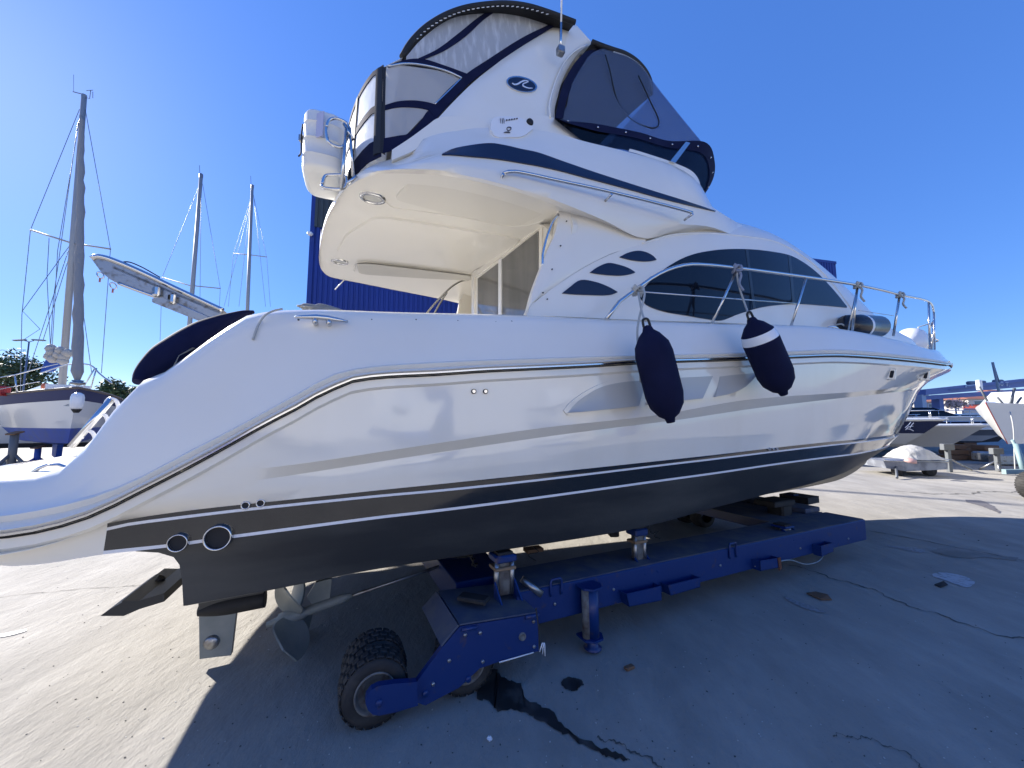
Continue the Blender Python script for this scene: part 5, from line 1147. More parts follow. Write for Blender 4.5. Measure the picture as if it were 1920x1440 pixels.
# fore stay with the furled genoa
f0 = W((.25, 0, bow.z + .15), 1); f1_ = mt - Vector((0, 0, .9)); P = [f0.lerp(f1_, k/30) + Vector((random.uniform(-.02, .02), 0, 0)) for k in range(31)]
MB().tube(P, .1, 10, rs=[.03 if k < 1 else (.075 if k > 27 else .128 - .0016*k + .014*sin(k*2.3)) for k in range(31)]).build("furled_sail", M_SAIL, SB)
MB().lathe(f0 - Vector((0, 0, .05)), (0, 0, 1), [(.05, 0), (.16, .03), (.16, .09), (.1, .1), (.14, .14), (.05, .16)], 16).build("furling_drum", M_STEELD, SB)
b_ = MB(); b_.tube([at_Y(160, 178, 14.4), at_Y(137, 172, 14.4)], .02); b_.tube([at_Y(158, 182, 14.4), at_Y(168, 185, 14.4), at_Y(170, 170, 14.4)], .012); b_.tube([at_Y(138, 173, 14.4), at_Y(138, 140, 14.4)], .006); b_.tube([at_Y(162, 170, 14.4), at_Y(174, 169, 14.4)], .012); b_.tube([at_Y(174, 172, 14.4), at_Y(174, 184, 14.4)], .010)
b_.build("masthead_vane", M_WIRE, SB)
spx = [((57, 431), (132, 455)), ((137, 456), (207, 467))]
b_ = MB()
for a, b in spx: b_.tube([at_Y(*a, 14.4), at_Y(*b, 14.4)], .032)
b_.build("spreader", M_MAST, SB)
def lines(name, segs, Yd, r, parent, m=M_WIRE):
    b_ = MB()
    for pts in segs: b_.tube([at_Y(x, y, Yd) for x, y in pts], r, 5)
    return b_.build(name, m, parent)
lines("rigging", [[(149, 205), (57, 431), (41, 590), (38, 740)], [(160, 205), (207, 467), (190, 700)], [(150, 215), (108, 470), (95, 700)], [(131, 460), (42, 583), (75, 617), (40, 640)], [(128, 470), (52, 700)], [(134, 465), (158, 600), (172, 700)], [(92, 446), (88, 520), (97, 700)], [(130, 480), (80, 640)], [(146, 230), (100, 560), (92, 700)]], 14.4, .011, SB)
b_ = MB(); rp_ = lambda x, y: at_Y(x, y, 11.8)
b_.tube(resample([rp_(75, 700), rp_(105, 690), rp_(120, 685), rp_(150, 682), rp_(172, 686), rp_(186, 700), rp_(210, 719)], 30), .022); b_.tube([rp_(178, 690), rp_(157, 725)], .018); b_.tube([rp_(181, 690), rp_(170, 728)], .018); b_.tube([rp_(0, 708), rp_(28, 703), rp_(75, 690), rp_(110, 682)], .018); b_.tube([rp_(28, 703), rp_(32, 738)], .018); b_.tube([rp_(0, 730), rp_(75, 715)], .012)
b_.build("pulpit", M_STEEL, SB)
b_ = MB(); P = [at_Y(x, y, 13.6) for x, y in ((75, 697), (95, 655), (112, 668), (106, 680), (88, 696))]; b_.prism(P, Vector((.1, .12, 0))); b_.build("sail_cover", mat("cover_blue", (.01, .06, .30), .7), SB)
b_ = MB(); rnd = random.Random(2)
for k in range(9): q = at_Y(88 + k*4.5, 668 - (k % 3)*9 + k*1.5, 13.5); b_.lathe(q - Vector((0, 0, .14)), (rnd.uniform(-.5, .5), .2, 1), [(0, 0), (.13, .05), (.16, .16), (.1, .28), (0, .3)], 9)
b_.build("bunched_sail", mat("pale_sail", (.45, .42, .37), .8, bump=(20, .8, .04)), SB)
b_ = MB(); q = at_Y(85, 723, 12.6); b_.lathe(q - Vector((0, 0, .1)), (0, 0, 1), [(0, 0), (.09, 0), (.1, .1), (.06, .18), (0, .18)], 12); b_.build("deck_lamp", mat("orange_case", (.5, .13, .06), .5), SB)
MB().box(at_Y(2, 733, 12.0), (.3, .3, .3), bev=.04).build("red_case", M_RED, SB)
# anchor on the bow roller, and the fender hung from it
q = at_Y(128, 752, 10.9); MB().prism([at_Y(x, y, 10.9) for x, y in ((118, 761), (132, 756), (134, 742), (140, 738), (143, 752), (138, 766), (130, 762))], Vector((.04, .05, 0))).build("anchor", M_STEELD, SB)
q0 = at_Y(145, 735, 10.7); t = thing("fender", "small white fender hanging from the bow of the blue-bottomed sailing yacht at the far left", "fender", at_Y(143, 772, 10.7))
MB().lathe(at_Y(143, 768, 10.7), (0, 0, 1), [(0, -.03), (.08, 0), (.135, .07), (.14, .2), (.14, .34), (.12, .42), (.06, .47), (0, .48)], 18).build("body", M_STRIPE, t)
MB().lathe(at_Y(143, 772, 10.7), (0, 0, 1), [(0, -.03), (.05, -.03), (.09, .03), (.11, .07)], 16).build("end_cap", M_RUB, t)
# stands under it
def stand(px, pyt, pyb, Yd, label, name="boat_stand", r=.05, m=M_ASH, grp=None):
    a = at_Y(px, pyt, Yd); b = Vector((a.x, a.y, 0)); t = thing(name, label, "boat stand", b, grp)
    MB().tube([b + Vector((0, 0, .1)), a], r, 10).build("post", m, t); MB().box(a, (.26, .26, .04), M=Matrix.Rotation(.3, 3, 'X')).build("pad", M_WOOD, t)
    for k in range(3): an = k*2.09 + .4; MB().tube([b + Vector((cos(an)*.55, sin(an)*.55, .02)), b + Vector((0, 0, a.z*.55))], r*.5, 8).build("leg", m, t)
    return t
stand(28, 812, 0, 11.5, "grey boat stand under the left side of the blue-bottomed sailing yacht", r=.09, grp="stands under boats")
stand(72, 838, 0, 13.2, "blue-stained boat stand further back beside the keel of the sailing yacht", r=.08, m=M_BB, grp="stands under boats")
# low white motor boat behind the sailing yacht
p = at_Y(95, 815, 16.5); LB = thing("motor_boat", "low white motor boat on the ground behind the blue-bottomed sailing yacht", "motor boat", (p.x - 3, p.y, 0))
mb, dk, W, top = hull_mesh((p.x + 2.4, p.y, 0), (1, .12), 9, 2.8, .45, .75, 1.45, fb=.1, stripe=1.3)
mb.build("hull", [mat("dark_bottom", (.03, .03, .035), .6), M_WHB, M_WHB], LB, sharp=40); dk.build("deck", M_WHB, LB)
mb = MB(); mb.prism([W((2.4, .7, 1.42), 1), W((4.4, .8, 1.42), 1), W((4.6, .7, 1.95), 1), W((3.6, .6, 1.95), 1)], (W((0, -1, 0), 1) - W((0, 0, 0), 1))*1.4); mb.build("windscreen", M_GLASS, LB)
# two more masts behind the yacht, with their boats
def far_sailboat(top_, base, Yd, spr, rig, label, hx):
    a = at_Y(*top_, Yd); b = at_Y(*base, Yd); t = thing("sailing_yacht", label, "sailing yacht", (b.x, b.y, 0), "sailing yachts behind the motor yacht")
    dd = (b - a); b0 = a + dd * ((a.z - 2.0) / (a.z - b.z)); MB().tube([b0, a], .12, 10, r2=.085).build("mast", M_MAST, t)
    lines("spreader", spr, Yd, .03, t, M_MAST); lines("rigging", rig, Yd, .010, t)
    MB().lathe(a, (0, 0, 1), [(.09, -.1), (.095, .0), (.08, .12), (.02, .16)], 10).build("masthead", M_WIRE, t)
    lines("masthead_aerial", [[(top_[0] - 2, top_[1] + 3), (top_[0] - 3, top_[1] - 20)], [(top_[0] - 5, top_[1] - 1), (top_[0] + 4, top_[1] - 2)]], Yd, .012, t)
    mb, dk, W, tp_ = hull_mesh((b0.x + hx, b0.y - 1.5, 0), (.8, -.3), 10, 3.2, .9, 1.35, 2.1, stripe=1.95); mb.build("hull", [M_BB, M_WHB, M_WHB], t, sharp=40); dk.build("deck", M_WHB, t)
    MB().prism([W((4.6, .07, .25), 1), W((6.2, .07, .25), 1), W((6.6, .07, 1.0), 1), W((4.2, .07, 1.0), 1)], (W((0, -1, 0), 1) - W((0, 0, 0), 1))*.14).build("keel", M_BB, t)
    return t
far_sailboat((377, 330), (360, 552), 20, [[(304, 520), (358, 536), (364, 536), (413, 541)]], [[(372, 352), (304, 520), (300, 640)], [(380, 345), (413, 541), (410, 600)], [(377, 345), (375, 560)]], "sailing yacht with a bare grey mast, nearer the gangway, mostly hidden behind the stern", 3.0)
far_sailboat((473, 350), (464, 580), 24, [[(438, 475), (470, 478), (500, 482)]], [[(471, 362), (448, 575)], [(473, 365), (438, 475), (428, 575)], [(475, 365), (500, 482), (507, 575)], [(476, 370), (498, 575)], [(472, 372), (420, 575)]], "sailing yacht with the thinner mast rising to the right, hidden behind the stern", 3.0)
# ------------------------------------------------------------------ trees at the left, the street lamp
M_LEAF = [mat("leaf_dark", (.035, .06, .022), .6), mat("leaf_mid", (.06, .095, .03), .6), mat("leaf_light", (.11, .15, .045), .6)]; M_BARK = mat("bark", (.10, .075, .055), .9)
def tree(p, h, rad, seed, label, n=5200, leaf=.22):
    rnd = random.Random(seed); t = thing("tree", label, "tree", p, "trees beyond the boats at the left"); b_ = MB()
    b_.tube([p, p + Vector((.1, 0, h*.3)), p + Vector((.0, .1, h*.55))], .2*h/6, 10, r2=.09*h/6)
    cl_ = []
    for k in range(16):
        a = rnd.uniform(0, 6.28); el = rnd.uniform(-.25, 1.2); d = rad*rnd.uniform(.45, .95); c = p + Vector((cos(a)*cos(el)*d, sin(a)*cos(el)*d, h*.55 + sin(el)*d*.85)); cl_.append((c, rad*rnd.uniform(.28, .48)))
        b_.tube([p + Vector((0, 0, h*.4)), p.lerp(c, .5) + Vector((0, 0, h*.22)), c], .05*h/6, 6, r2=.02)
    b_.build("trunk", M_BARK, t); lf = MB()
    for k in range(n):
        c, r = cl_[k % 16]; v = Vector((rnd.gauss(0, 1), rnd.gauss(0, 1), rnd.gauss(0, 1))); v.normalize(); q = c + v*r*rnd.uniform(.55, 1.12); s = leaf*rnd.uniform(.5, 1.3)
        a_ = Vector((rnd.gauss(0, 1), rnd.gauss(0, 1), rnd.gauss(0, .6))).normalized(); b2 = a_.cross(v + Vector((.1, .2, .3))).normalized()
        lf.add([q - a_*s, q - b2*s*.45, q + a_*s, q + b2*s*.45], [(0, 1, 2, 3)], rnd.choice((0, 1, 1, 2)))
    lf.build("crown", M_LEAF, t); return t
tree(Vector((at_Y(8, 700, 42).x, 42, 0)), 10.2, 3.6, 11, "leafy green tree at the left edge of the picture, behind the sailing yacht's rail")
tree(Vector((at_Y(52, 725, 46).x, 46, 0)), 6.6, 2.6, 12, "lower green tree just right of the tallest one, below the street lamp")
tree(Vector((at_Y(222, 740, 40).x, 40, 0)), 6.0, 2.5, 13, "green tree showing between the sailing yacht and the stern of the motor yacht")
lp0 = at_Y(50, 690, 38); lt = at_Y(54.5, 641, 38); t = thing("street_lamp", "tall street lamp with two flat heads above the trees", "street lamp", (lt.x, 38, 0))
MB().tube([Vector((lt.x, 38, 0)), lt], .085, 10, r2=.06).build("pole", M_WIRE, t)
for sx in (-1, 1):
    c = lt + Vector((sx*.95, 0, .18)); MB().tube([lt, lt + Vector((sx*.45, 0, .12))], .04).build("arm", M_WIRE, t)
    MB().box(c, (1.25, .35, .12), M=Matrix.Rotation(sx*.05, 3, 'Y'), bev=.05).build("lamp_head", mat("lamp_grey", (.2, .19, .18), .5), t)
# ------------------------------------------------------------------ right side: row of motor boats
def mboat(tip, Yd, d, L, beam, zk, zw, label, mats, stripe_z, extra=None, rake=1.6):
    p = at_Y(*tip, Yd); t = thing("motor_boat", label, "motor boat", (p.x - 3, p.y + 1, 0), "motor boats parked in a row")
    mb, dk, W, top = hull_mesh(p, d, L, beam, zk, zw, p.z - .05, rake=rake, fb=.05, stripe=stripe_z, full=2.0, flare=.62)
    mb.build("hull", mats, t, sharp=40); dk.build("deck", M_WHB, t)
    MB().tube([W((q[0], q[1] + .02, q[2] - .02), 1) for q in top], .035).build("rub_rail", M_WHB, t)
    b_ = MB()
    for sg in (1, -1):
        hp = [W((q[0] + .35, q[1]*.86, q[2] + .32), sg) for q in top if q[0] < L*.6]; b_.tube(hp, .014)
        for k in range(1, len(hp), 4): b_.tube([hp[k], hp[k] - Vector((0, 0, .32))], .011)
    b_.build("rail", M_STEEL, t)
    MB().prism([W((L*.38, beam*.3, p.z), 1), W((L*.62, beam*.36, p.z), 1), W((L*.62, beam*.33, p.z + .45), 1), W((L*.5, beam*.27, p.z + .45), 1)], (W((0, -1, 0), 1) - W((0, 0, 0), 1))*beam*.6).build("windscreen", M_GLASS, t)
    return t, W
M_NH = mat("hull_navy", (.008, .014, .055), .2, coat=.5)
b1, W1_ = mboat((1777, 785), 14.5, (.93, -.36), 8, 2.7, .55, 1.17, "motor boat with a navy topside and white flourish, nearest the yacht's bow", [M_GREYH, M_NH, M_WHB], 1.60)
# silver flourish on the navy topside
def ppos(x, y, Yd, d): return at_Y(x, y, Yd)
b_ = MB()
for pts in ([(1698, 806), (1704, 800), (1712, 799)], [(1697, 802), (1703, 797), (1708, 791)], [(1699, 804), (1707, 805), (1713, 808)], [(1706, 803), (1709, 797), (1713, 793)]):
    b_.tube(resample([at_Y(x, y, 14.5 + .9 - 1.02) for x, y in pts], 10), .012, 6)
b_.build("flourish", M_STRIPE, b1)
b2, W2_ = mboat((1856, 796), 15.0, (.93, -.36), 8, 2.8, .42, .95, "grey-sided white motor boat in the middle of the row, left of the white sailing yacht", [M_GREYH, M_GREYH, M_WHB], 1.38)
b3, W3_ = mboat((1912, 803), 17.0, (.93, -.36), 8, 2.8, .60, 1.0, "shaded dark-hulled motor boat behind, partly covered by the white sailing yacht's bow", [M_GREYH, mat("hull_dark", (.10, .11, .13), .35, coat=.3), M_WHB], 1.50)
b4, W4_ = mboat((1800, 778), 21.0, (.93, -.36), 8, 2.7, .30, 1.1, "motor boat with navy deck cover at the back of the row", [M_GREYH, M_WHB, M_NH], 1.70)
b6, W6_ = mboat((1935, 780), 19.0, (.93, -.36), 8, 2.7, .35, 1.1, "motor boat half hidden behind the white sailing yacht's pulpit", [mat('black_bottom', (.02, .02, .022), .6), M_NH, M_WHB], 1.62)
b7, W7_ = mboat((1745, 790), 18.0, (.93, -.36), 8, 2.7, .30, 1.2, "shaded motor boat between the covered jet ski and the back row, mostly hidden", [mat('black_bottom', (.02, .02, .022), .6), mat('slate_hull', (.06, .065, .07), .4), M_WHB], 1.5)
b5, W5_ = mboat((1862, 776), 23.0, (.93, -.36), 8, 2.7, .30, 1.1, "furthest motor boat of the row, its rails below the red balustrade", [M_GREYH, M_WHB, M_NH], 1.70)
def vstand(px, pyt, pyb, Yd, legs, label, head=(0.35, .1)):
    a = at_Y(px, pyt, Yd); b = Vector((a.x, a.y, 0)); t = thing("boat_stand", label, "boat stand", b, "stands under boats")
    MB().box(Vector((a.x, a.y, a.z/2)), (.11, .11, a.z), bev=.01).build("post", M_ASH, t); MB().box(a, (head[0], .14, .2), bev=.01).build("pad", M_ASH, t)
    for x, y in legs: e = at_z(x, y, .02); MB().tube([Vector((a.x, a.y, a.z*.55)), e], .028, 8).build("leg", M_STEELD, t)
    return t
vstand(1776, 838, 880, 12.6, [(1822, 881), (1752, 872)], "galvanised boat stand just right of the covered jet ski trailer")
vstand(1868, 846, 885, 12.8, [(1836, 880), (1874, 884)], "galvanised boat stand beneath the white sailing yacht's bow")
# white sailing yacht at the right edge
p = at_Y(1849, 760, 9.4); WS = thing("sailing_yacht", "white sailing yacht with a thin red line on its stem, cut by the right edge", "sailing yacht", (p.x + 3, p.y, 0))
mb, dk, W, top = hull_mesh(p, (-.90, -.43), 8.5, 3.2, .95, 1.25, p.z - .05, rake=1.3, fb=.12, stripe=p.z - .2, full=1.7)
mb.build("hull", [M_WHB, M_WHB, M_WHB], WS, sharp=40); dk.build("deck", M_WHB, WS)
MB().tube([W((1.3*(1 - f) - .015, 0, .95 + (p.z - .05 - .95)*f + .12*f), 1) for f in (1, .85, .7, .5, .3, .1)], .010).build("red_line", M_RED, WS)
MB().prism([W((2.2, .7, p.z), 1), W((5.5, .9, p.z), 1), W((5.5, .8, p.z + .5), 1), W((3.0, .6, p.z + .45), 1)], (W((0, -1, 0), 1) - W((0, 0, 0), 1))*1.5).build("coachroof", M_WHB, WS)
b_ = MB()
for A_, B_ in (((1857, 762), (1836, 725)), ((1896, 770), (1901, 728)), ((1890, 768), (1903, 728)), ((1870, 745), (1888, 765)), ((1895, 772), (1915, 745))): b_.tube([at_Y(*A_, 9.6), at_Y(*B_, 9.6)], .022)
b_.build("pulpit", M_ASH, WS)
a = at_Y(1836, 722, 9.9); MB().box(a, (.09, .09, .26), bev=.01).build("light_case", M_STRIPE, WS)
MB().tube(resample([at_Y(1894, 772, 9.3), at_Y(1900, 800, 9.2), at_Y(1902, 850, 9.2), at_Y(1904, 890, 9.2)], 12), .012).build("rope", M_ROPE, WS)
tr = thing("trailer", "boat trailer with a ribbed tyre under the white sailing yacht, cut by the right edge", "trailer", at_z(1926, 938))
c = at_z(1940, 936, 0); c.z = .28
tb = MB().lathe(c + Vector((0, .1, 0)), (0, -1, 0), [(.16, 0), (.25, .0), (.28, .03), (.28, .17), (.25, .2), (.16, .2)], 36)
for k in range(32): a_ = 2*pi*k/32; rd = Vector((cos(a_), 0, sin(a_))); M_ = Matrix((rd, Vector((-sin(a_), 0, cos(a_))), Vector((0, 1, 0)))).transposed(); tb.box(c + rd*.281, (.008, .035, .17), M=M_)
tb.build("tyre", M_TYRE, tr); MB().lathe(c + Vector((0, -.08, 0)), (0, -1, 0), [(0, 0), (.08, .01), (.16, .03), (.165, 0)], 24).build("rim", M_STEEL, tr)
b_ = MB(); b_.box(c + Vector((1.6, .3, .25)), (3.6, .08, .1)); b_.tube([at_Y(1905, 833, 9.0), at_Y(1920, 885, 8.8)], .05); b_.tube([at_Y(1898, 825, 9.2), at_Y(1925, 870, 9.2)], .03); b_.build("frame", mat("pale_teal", (.22, .32, .33), .6), tr)
b_ = MB(); b_.box(at_Y(1890, 862, 14.5), (1.2, .3, .4), bev=.05); b_.box(at_Y(1842, 855, 15), (.6, .3, .35), bev=.05)
o = b_.build("engine_crate", M_STEELD); tag(o, "pale crates stored in the shade beneath the parked boats", "crates")
# covered jet ski on its trailer
JT = thing("jet_ski_trailer", "low grey trailer parked below the yacht's bow, carrying a covered craft", "trailer", at_z(1712, 890))
q = lambda x, y, Yd=11.6: at_Y(x, y, Yd)
MB().prism([q(1656, 864), q(1694, 866), q(1777, 867), q(1777, 880), q(1700, 884), q(1662, 878)], Vector((.3, 1.3, 0))).build("tub", mat("tub_grey", (.17, .18, .21), .45, var=(3, (.30, .32, .36), .45, .6)), JT)
b_ = MB(); b_.tube([q(1658, 863), q(1778, 866)], .025); b_.build("top_bar", M_STEEL, JT)
for x in (1689, 1747):
    c = at_z(x, 893, 0); c.z = .17; MB().lathe(c, (0, -1, 0), [(0, .02), (.07, .03), (.1, .0), (.16, .02), (.17, -.02), (.17, -.12), (.1, -.14)], 24).build("tyre", M_TYRE, JT)
MB().tube([q(1680, 876), at_z(1682, 896, .05)], .03).build("jockey_leg", M_ASH, JT)
JC = thing("covered_jet_ski", "jet ski under a crumpled silver cover on the low trailer", "jet ski", q(1710, 862))
rnd = random.Random(9); rows = []
prof_ = [(1676, 862), (1681, 852), (1688, 842), (1700, 836), (1712, 834.5), (1724, 839), (1736, 848), (1746, 857), (1754, 864)]
T = resample([q(x, y, 11.9) for x, y in prof_], 30)
for k in range(11):
    f = k/10; row = []
    for p in T: zb = .5; hgt = p.z - zb; row.append(Vector((p.x + rnd.uniform(-.015, .015), p.y + (f - .5)*.9 + rnd.uniform(-.02, .02), zb + max(hgt, .02)*(1 - abs(2*f - 1)**2.2)**.6 * rnd.uniform(.95, 1.03))))
    rows.append(row)
MB().grid(rows).build("cover", mat("silver_cover", (.36, .35, .32), .5, var=(2, (.48, .47, .44), .45, .6), bump=(5, 1, .05)), JC)
MB().lathe(q(1707, 866, 11.25), (0, -.3, 1), [(0, 0), (.14, .0), (.12, .07), (.05, .1), (0, .1)], 14).build("buoy", mat("pinkish", (.5, .3, .27), .6), JC)
for k, (x, y, Yd, lab) in enumerate(((1790, 868, 16.5, "keel block stack in the dark under the parked boats, left one"), (1812, 866, 18.0, "keel block stack in the dark under the parked boats, middle one"), (1850, 868, 16.0, "keel block stack in the dark under the parked boats, right one"))):
    p = at_Y(x, y, Yd); t_ = MB()
    for j in range(3): t_.box((p.x, p.y, .12 + j*.22), (.9 - j*.15, .5, .2), bev=.02)
    tag(t_.build("keel_blocks", M_WOOD), lab, "wooden blocks", "keel blocks under the boats")
# travel lift
TL = thing("travel_lift", "grey-blue travel lift crane marked 50 T. standing behind the parked boats", "boat crane", at_Y(1830, 790, 55) * Vector((1, 1, 0)).x if False else (at_Y(1830, 790, 55).x, 55, 0))
M_TL = mat("lift_blue", (.22, .25, .46), .5, var=(.6, (.19, .22, .40), .4, .7))
def tq(x, y, Yd=55): return at_Y(x, y, Yd)
MB().prism([tq(1736, 730), tq(1960, 706), tq(1960, 722), tq(1736, 741)], Vector((0, 1.2, 0))).build("girder", M_TL, TL)
MB().prism([tq(1736, 742, 62), tq(1960, 726, 62), tq(1960, 734, 62), tq(1736, 750, 62)], Vector((0, 1.2, 0))).build("girder", M_TL, TL)
MB().prism([tq(1778, 730, 54.98), tq(1960, 709.5, 54.98), tq(1960, 710.6, 54.98), tq(1778, 731.1, 54.98)], Vector((0, -.2, 0))).build("girder_flange", M_TL, TL)
for x0, x1, Yd in ((1728, 1736, 55.3), (1760, 1768, 62.2), (1905, 1915, 55.3)):
    a = tq(x0, 740, Yd); b = tq(x1, 740, Yd); MB().prism([a, b, Vector((b.x, b.y, 0)), Vector((a.x, a.y, 0))], Vector((0, 1.2, 0))).build("leg", mat("lift_white", (.5, .52, .58), .5) if x0 == 1728 else M_TL, TL)
def text(s, px, py, Yd, hpx, m, name, parent, slope=0):
    cu = bpy.data.curves.new(name, 'FONT'); cu.body = s; cu.size = 1; cu.extrude = .02; ob = bpy.data.objects.new(name, cu); COL.objects.link(ob)
    dg = bpy.context.evaluated_depsgraph_get(); me = bpy.data.meshes.new_from_object(ob.evaluated_get(dg)); bpy.data.objects.remove(ob)
    h = (at_Y(px, py - hpx, Yd) - at_Y(px, py, Yd)).z / .7; p = at_Y(px, py, Yd); M_ = Matrix.Translation(p - parent.location) @ Matrix.Rotation(-slope, 4, 'Y') @ Matrix.Rotation(pi/2, 4, 'X') @ Matrix.Scale(h, 4)
    me.transform(M_); me.materials.append(m); o = bpy.data.objects.new(name, me); COL.objects.link(o); o.parent = parent; return o
M_TXT = mat("white_lettering", (.8, .8, .8), .5)
text("50 T.", 1870, 722.5, 54.9, 8, M_TXT, "lettering", TL, -.10)
MB().prism([tq(1810, 722.5, 54.9), tq(1840, 719.5, 54.9), tq(1840, 724.5, 54.9), tq(1810, 727, 54.9)], Vector((0, -.05, 0))).build("sign_plate", M_TXT, TL)
MB().prism([tq(1813, 723.8, 54.8), tq(1831, 722, 54.8), tq(1831, 724.2, 54.8), tq(1813, 725.8, 54.8)], Vector((0, -.05, 0))).build("sign_print", M_TL, TL)
b_ = MB()
for x in (1822, 1838, 1871): b_.box(tq(x, 718 - (x - 1822)*.06, 55.5), (1.2, .6, .5), bev=.1)
b_.build("winch_housing", M_WIRE, TL)
# houses behind
M_WALL = mat("white_wall", (.62, .58, .53), .8, var=(.5, (.55, .50, .45), .4, .7)); M_TILE = mat("roof_tile", (.26, .10, .065), .8, var=(2, (.18, .07, .05), .4, .7)); M_WIN = mat("window_glass", (.10, .16, .20), .15)
def house(x0, x1, ytop, yeave, Yd, label, wins, roof=True, dep=8, m=M_WALL, mt_=M_TILE):
    a = at_Y(x0, yeave, Yd); b = at_Y(x1, yeave, Yd); t = thing("house", label, "house", ((a.x + b.x)/2, Yd, 0), "houses behind the boatyard")
    MB().prism([Vector((a.x, Yd, 0)), Vector((b.x, Yd, 0)), Vector((b.x, Yd, a.z)), Vector((a.x, Yd, a.z))], Vector((0, dep, 0))).build("wall", m, t)
    if roof:
        zt_ = at_Y(x0, ytop, Yd).z; w_ = (b.x - a.x); e = .5
        V = [Vector((a.x - e, Yd - e, a.z)), Vector((b.x + e, Yd - e, a.z)), Vector((b.x + e, Yd + dep + e, a.z)), Vector((a.x - e, Yd + dep + e, a.z)), Vector((a.x + w_*.3, Yd + dep/2, zt_)), Vector((b.x - w_*.3, Yd + dep/2, zt_))]
        MB().add(V, [(0, 1, 5, 4), (1, 2, 5), (2, 3, 4, 5), (3, 0, 4), (0, 3, 2, 1)]).build("roof", mt_, t)
    for wx0, wy0, wx1, wy1 in wins:
        p0, p1 = at_Y(wx0, wy0, Yd), at_Y(wx1, wy1, Yd); c = (p0 + p1)/2; dx, dz = abs(p1.x - p0.x), abs(p0.z - p1.z)
        f_ = MB().box((c.x, Yd - .03, c.z), (dx + .3, .1, dz + .3)).build("window", M_TXT, t); MB().box((c.x, Yd - .10, c.z), (dx, .06, dz)).build("pane", M_WIN, f_)
    return t
house(1815, 1870, 737, 748, 78, "white house with a hipped red tile roof right of the blue tarpaulin scaffold", [(1826, 752, 1844, 760), (1850, 752, 1858, 760)])
house(1868, 1945, 728, 741, 86, "long white house with a red tile roof behind the white sailing yacht", [(1880, 745, 1888, 752), (1896, 745, 1904, 752)])
house(1733, 1753, 748, 754, 72, "small white house with a red roof seen under the crane, next to the yacht's stem", [(1741, 758, 1746, 763)])
house(1770, 1802, 740, 748, 92, "flat-topped beige block between the crane legs", [(1774, 745.5, 1778, 751), (1784, 745, 1790, 749), (1794, 745, 1799, 749), (1784, 752, 1790, 756)], roof=False, m=mat("beige_wall", (.45, .38, .32), .8, var=(.4, (.36, .29, .24), .4, .6)))
house(1752, 1776, 752, 760, 100, "low beige house behind the crane leg with a faded roof", [(1756, 763, 1760, 767)], m=mat("tan_wall", (.42, .36, .31), .8))
fn_ = thing("balustrade", "red painted balustrade in front of the red-roofed white house", "railing", (at_Y(1830, 770, 70).x, 70, 0)); b_ = MB()
a, b = at_Y(1806, 759.5, 70), at_Y(1852, 758.5, 70); M_RR = mat("red_rail", (.42, .06, .045), .6)
b_.box((a + b)/2, (b.x - a.x, .15, .16)); b_.box((a + b)/2 - Vector((0, 0, .75)), (b.x - a.x, .15, .2))
for k in range(24): b_.box(a.lerp(b, k/23) - Vector((0, 0, .4)), (.09, .09, .8))
b_.build("rail", M_RR, fn_); MB().box((a + b)/2 - Vector((0, -.2, (a.z)/2 + .4)), (b.x - a.x, .3, a.z - .8)).build("base_wall", M_WALL, fn_)
pk = at_Y(1791, 757, 66); rnd = random.Random(4); bt_ = thing("blossom_tree", "pale pink blossoming tree in front of the beige block", "tree", (pk.x, 66, 0)); b_ = MB()
for k in range(900):
    v = Vector((rnd.gauss(0, 1), rnd.gauss(0, .6), rnd.gauss(0, .42))); q_ = pk + v*.75; s = .16; b_.add([q_ + Vector((-s, 0, 0)), q_ + Vector((0, .05, -s*.7)), q_ + Vector((s, 0, 0)), q_ + Vector((0, -.05, s*.7))], [(0, 1, 2, 3)], rnd.choice((0, 0, 1)))
b_.build("crown", [mat("blossom", (.85, .68, .66), .7), mat("blossom_leaf", (.25, .2, .14), .7)], bt_); MB().tube([Vector((pk.x, 66, 0)), pk], .12, 8).build("trunk", M_BARK, bt_)
a = at_Y(1861, 679, 50); b = Vector((a.x + .9, 50, 1.5)); t = thing("mast", "lone far mast with a furled stay rising above the travel lift", "mast", (a.x + .9, 50, 0)); MB().tube([b - Vector((0, 0, 1.5)), a], .13, 8).build("pole", M_MAST, t); MB().tube([at_Y(1863, 684, 50), at_Y(1873, 716, 50)], .08).build("furled_stay", M_WIRE, t)
rnd = random.Random(8)
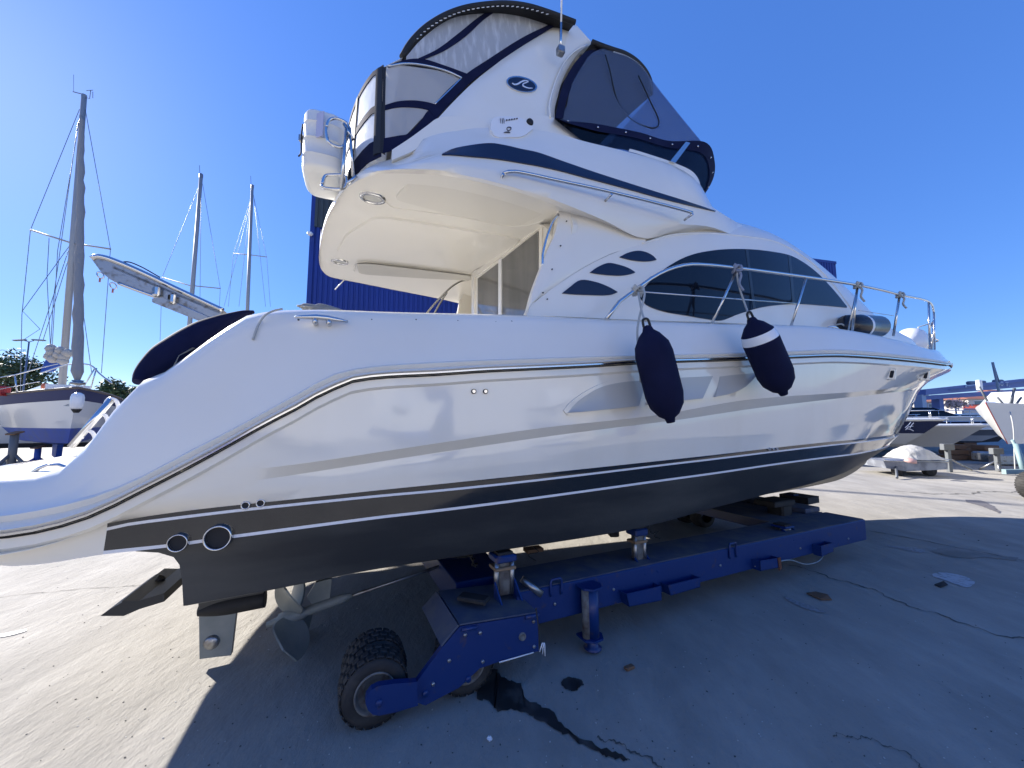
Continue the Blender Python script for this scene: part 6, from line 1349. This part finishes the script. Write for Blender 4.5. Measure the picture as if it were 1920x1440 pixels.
for k, (x0, x1, yt) in enumerate(((1700, 1760, 742), (1800, 1850, 744), (1840, 2000, 733))):
    P = []; n_ = 24
    for i in range(n_ + 1): x = x0 + (x1 - x0)*i/n_; P.append(at_Y(x, yt + rnd.uniform(-1.5, 2), 150))
    rows = [P, [Vector((p.x, p.y - 2, 0)) for p in P]]; o = struct(MB().grid(rows, smooth=False).build("hill", mat("hill_green", (.10, .12, .09), .9)))

# ------------------------------------------------------------------ added unseen behind the photographer to bounce sun onto the hull; cruisers also mirror there
wk = thing("bounce_wall", "unseen long white wall added behind the photographer to bounce sunlight onto the shaded topsides", "bounce_wall", (5, -22, 0))
MB().box((5, -32, 4), (90, 4, 8)).build("wall", mat("bounce_white", (.80, .77, .70), .8), wk)
for k in range(6): MB().box((-32 + k*15, -20.0, 2.2), (5, .15, 4.4)).build("door", M_SHED, wk)
for k, (x, y, dx, dy, L, bm_, lab) in enumerate(((-8, -13, .5, .86, 10, 3.4, "first white cruiser on stands behind the photographer, seen only as a reflection"), (1, -14, .2, .98, 11, 3.6, "middle white cruiser behind the photographer, a reflection near the bow of the yacht"), (10, -13, -.1, .99, 10, 3.4, "white cruiser behind the photographer furthest to the right, mirrored in the flare of the bow"), (20, -11, -.5, .86, 11, 3.6, "blue striped cruiser behind the photographer at the far right, mirrored under the bow rail"))):
    t = thing("motor_cruiser", lab, "motor boat", (x, y, 0), "cruisers behind the photographer")
    mb, dk, W, top = hull_mesh((x, y, 0), (dx, dy), L, bm_, .5, 1.1, 2.5, rake=2.0, fb=.3, stripe=2.2); mb.build("hull", [M_BB, M_WHB, [M_WHB, M_NH][k % 2]], t, sharp=40); dk.build("deck", M_WHB, t)
    mb = MB().prism([W((2.5, .6, 2.5), 1), W((8.5, 1.3, 2.4), 1), W((8.5, 1.1, 4.0), 1), W((4.8, .9, 4.0), 1)], (W((0, -1, 0), 1) - W((0, 0, 0), 1))*2.2); mb.build("cabin", M_WHB, t)
    MB().prism([W((4.0, .98, 3.0), 1), W((7.5, 1.33, 3.0), 1), W((7.5, 1.25, 3.6), 1), W((4.6, 1.0, 3.6), 1)], (W((0, .1, 0), 1) - W((0, 0, 0), 1))).build("window", M_GLASS, t)
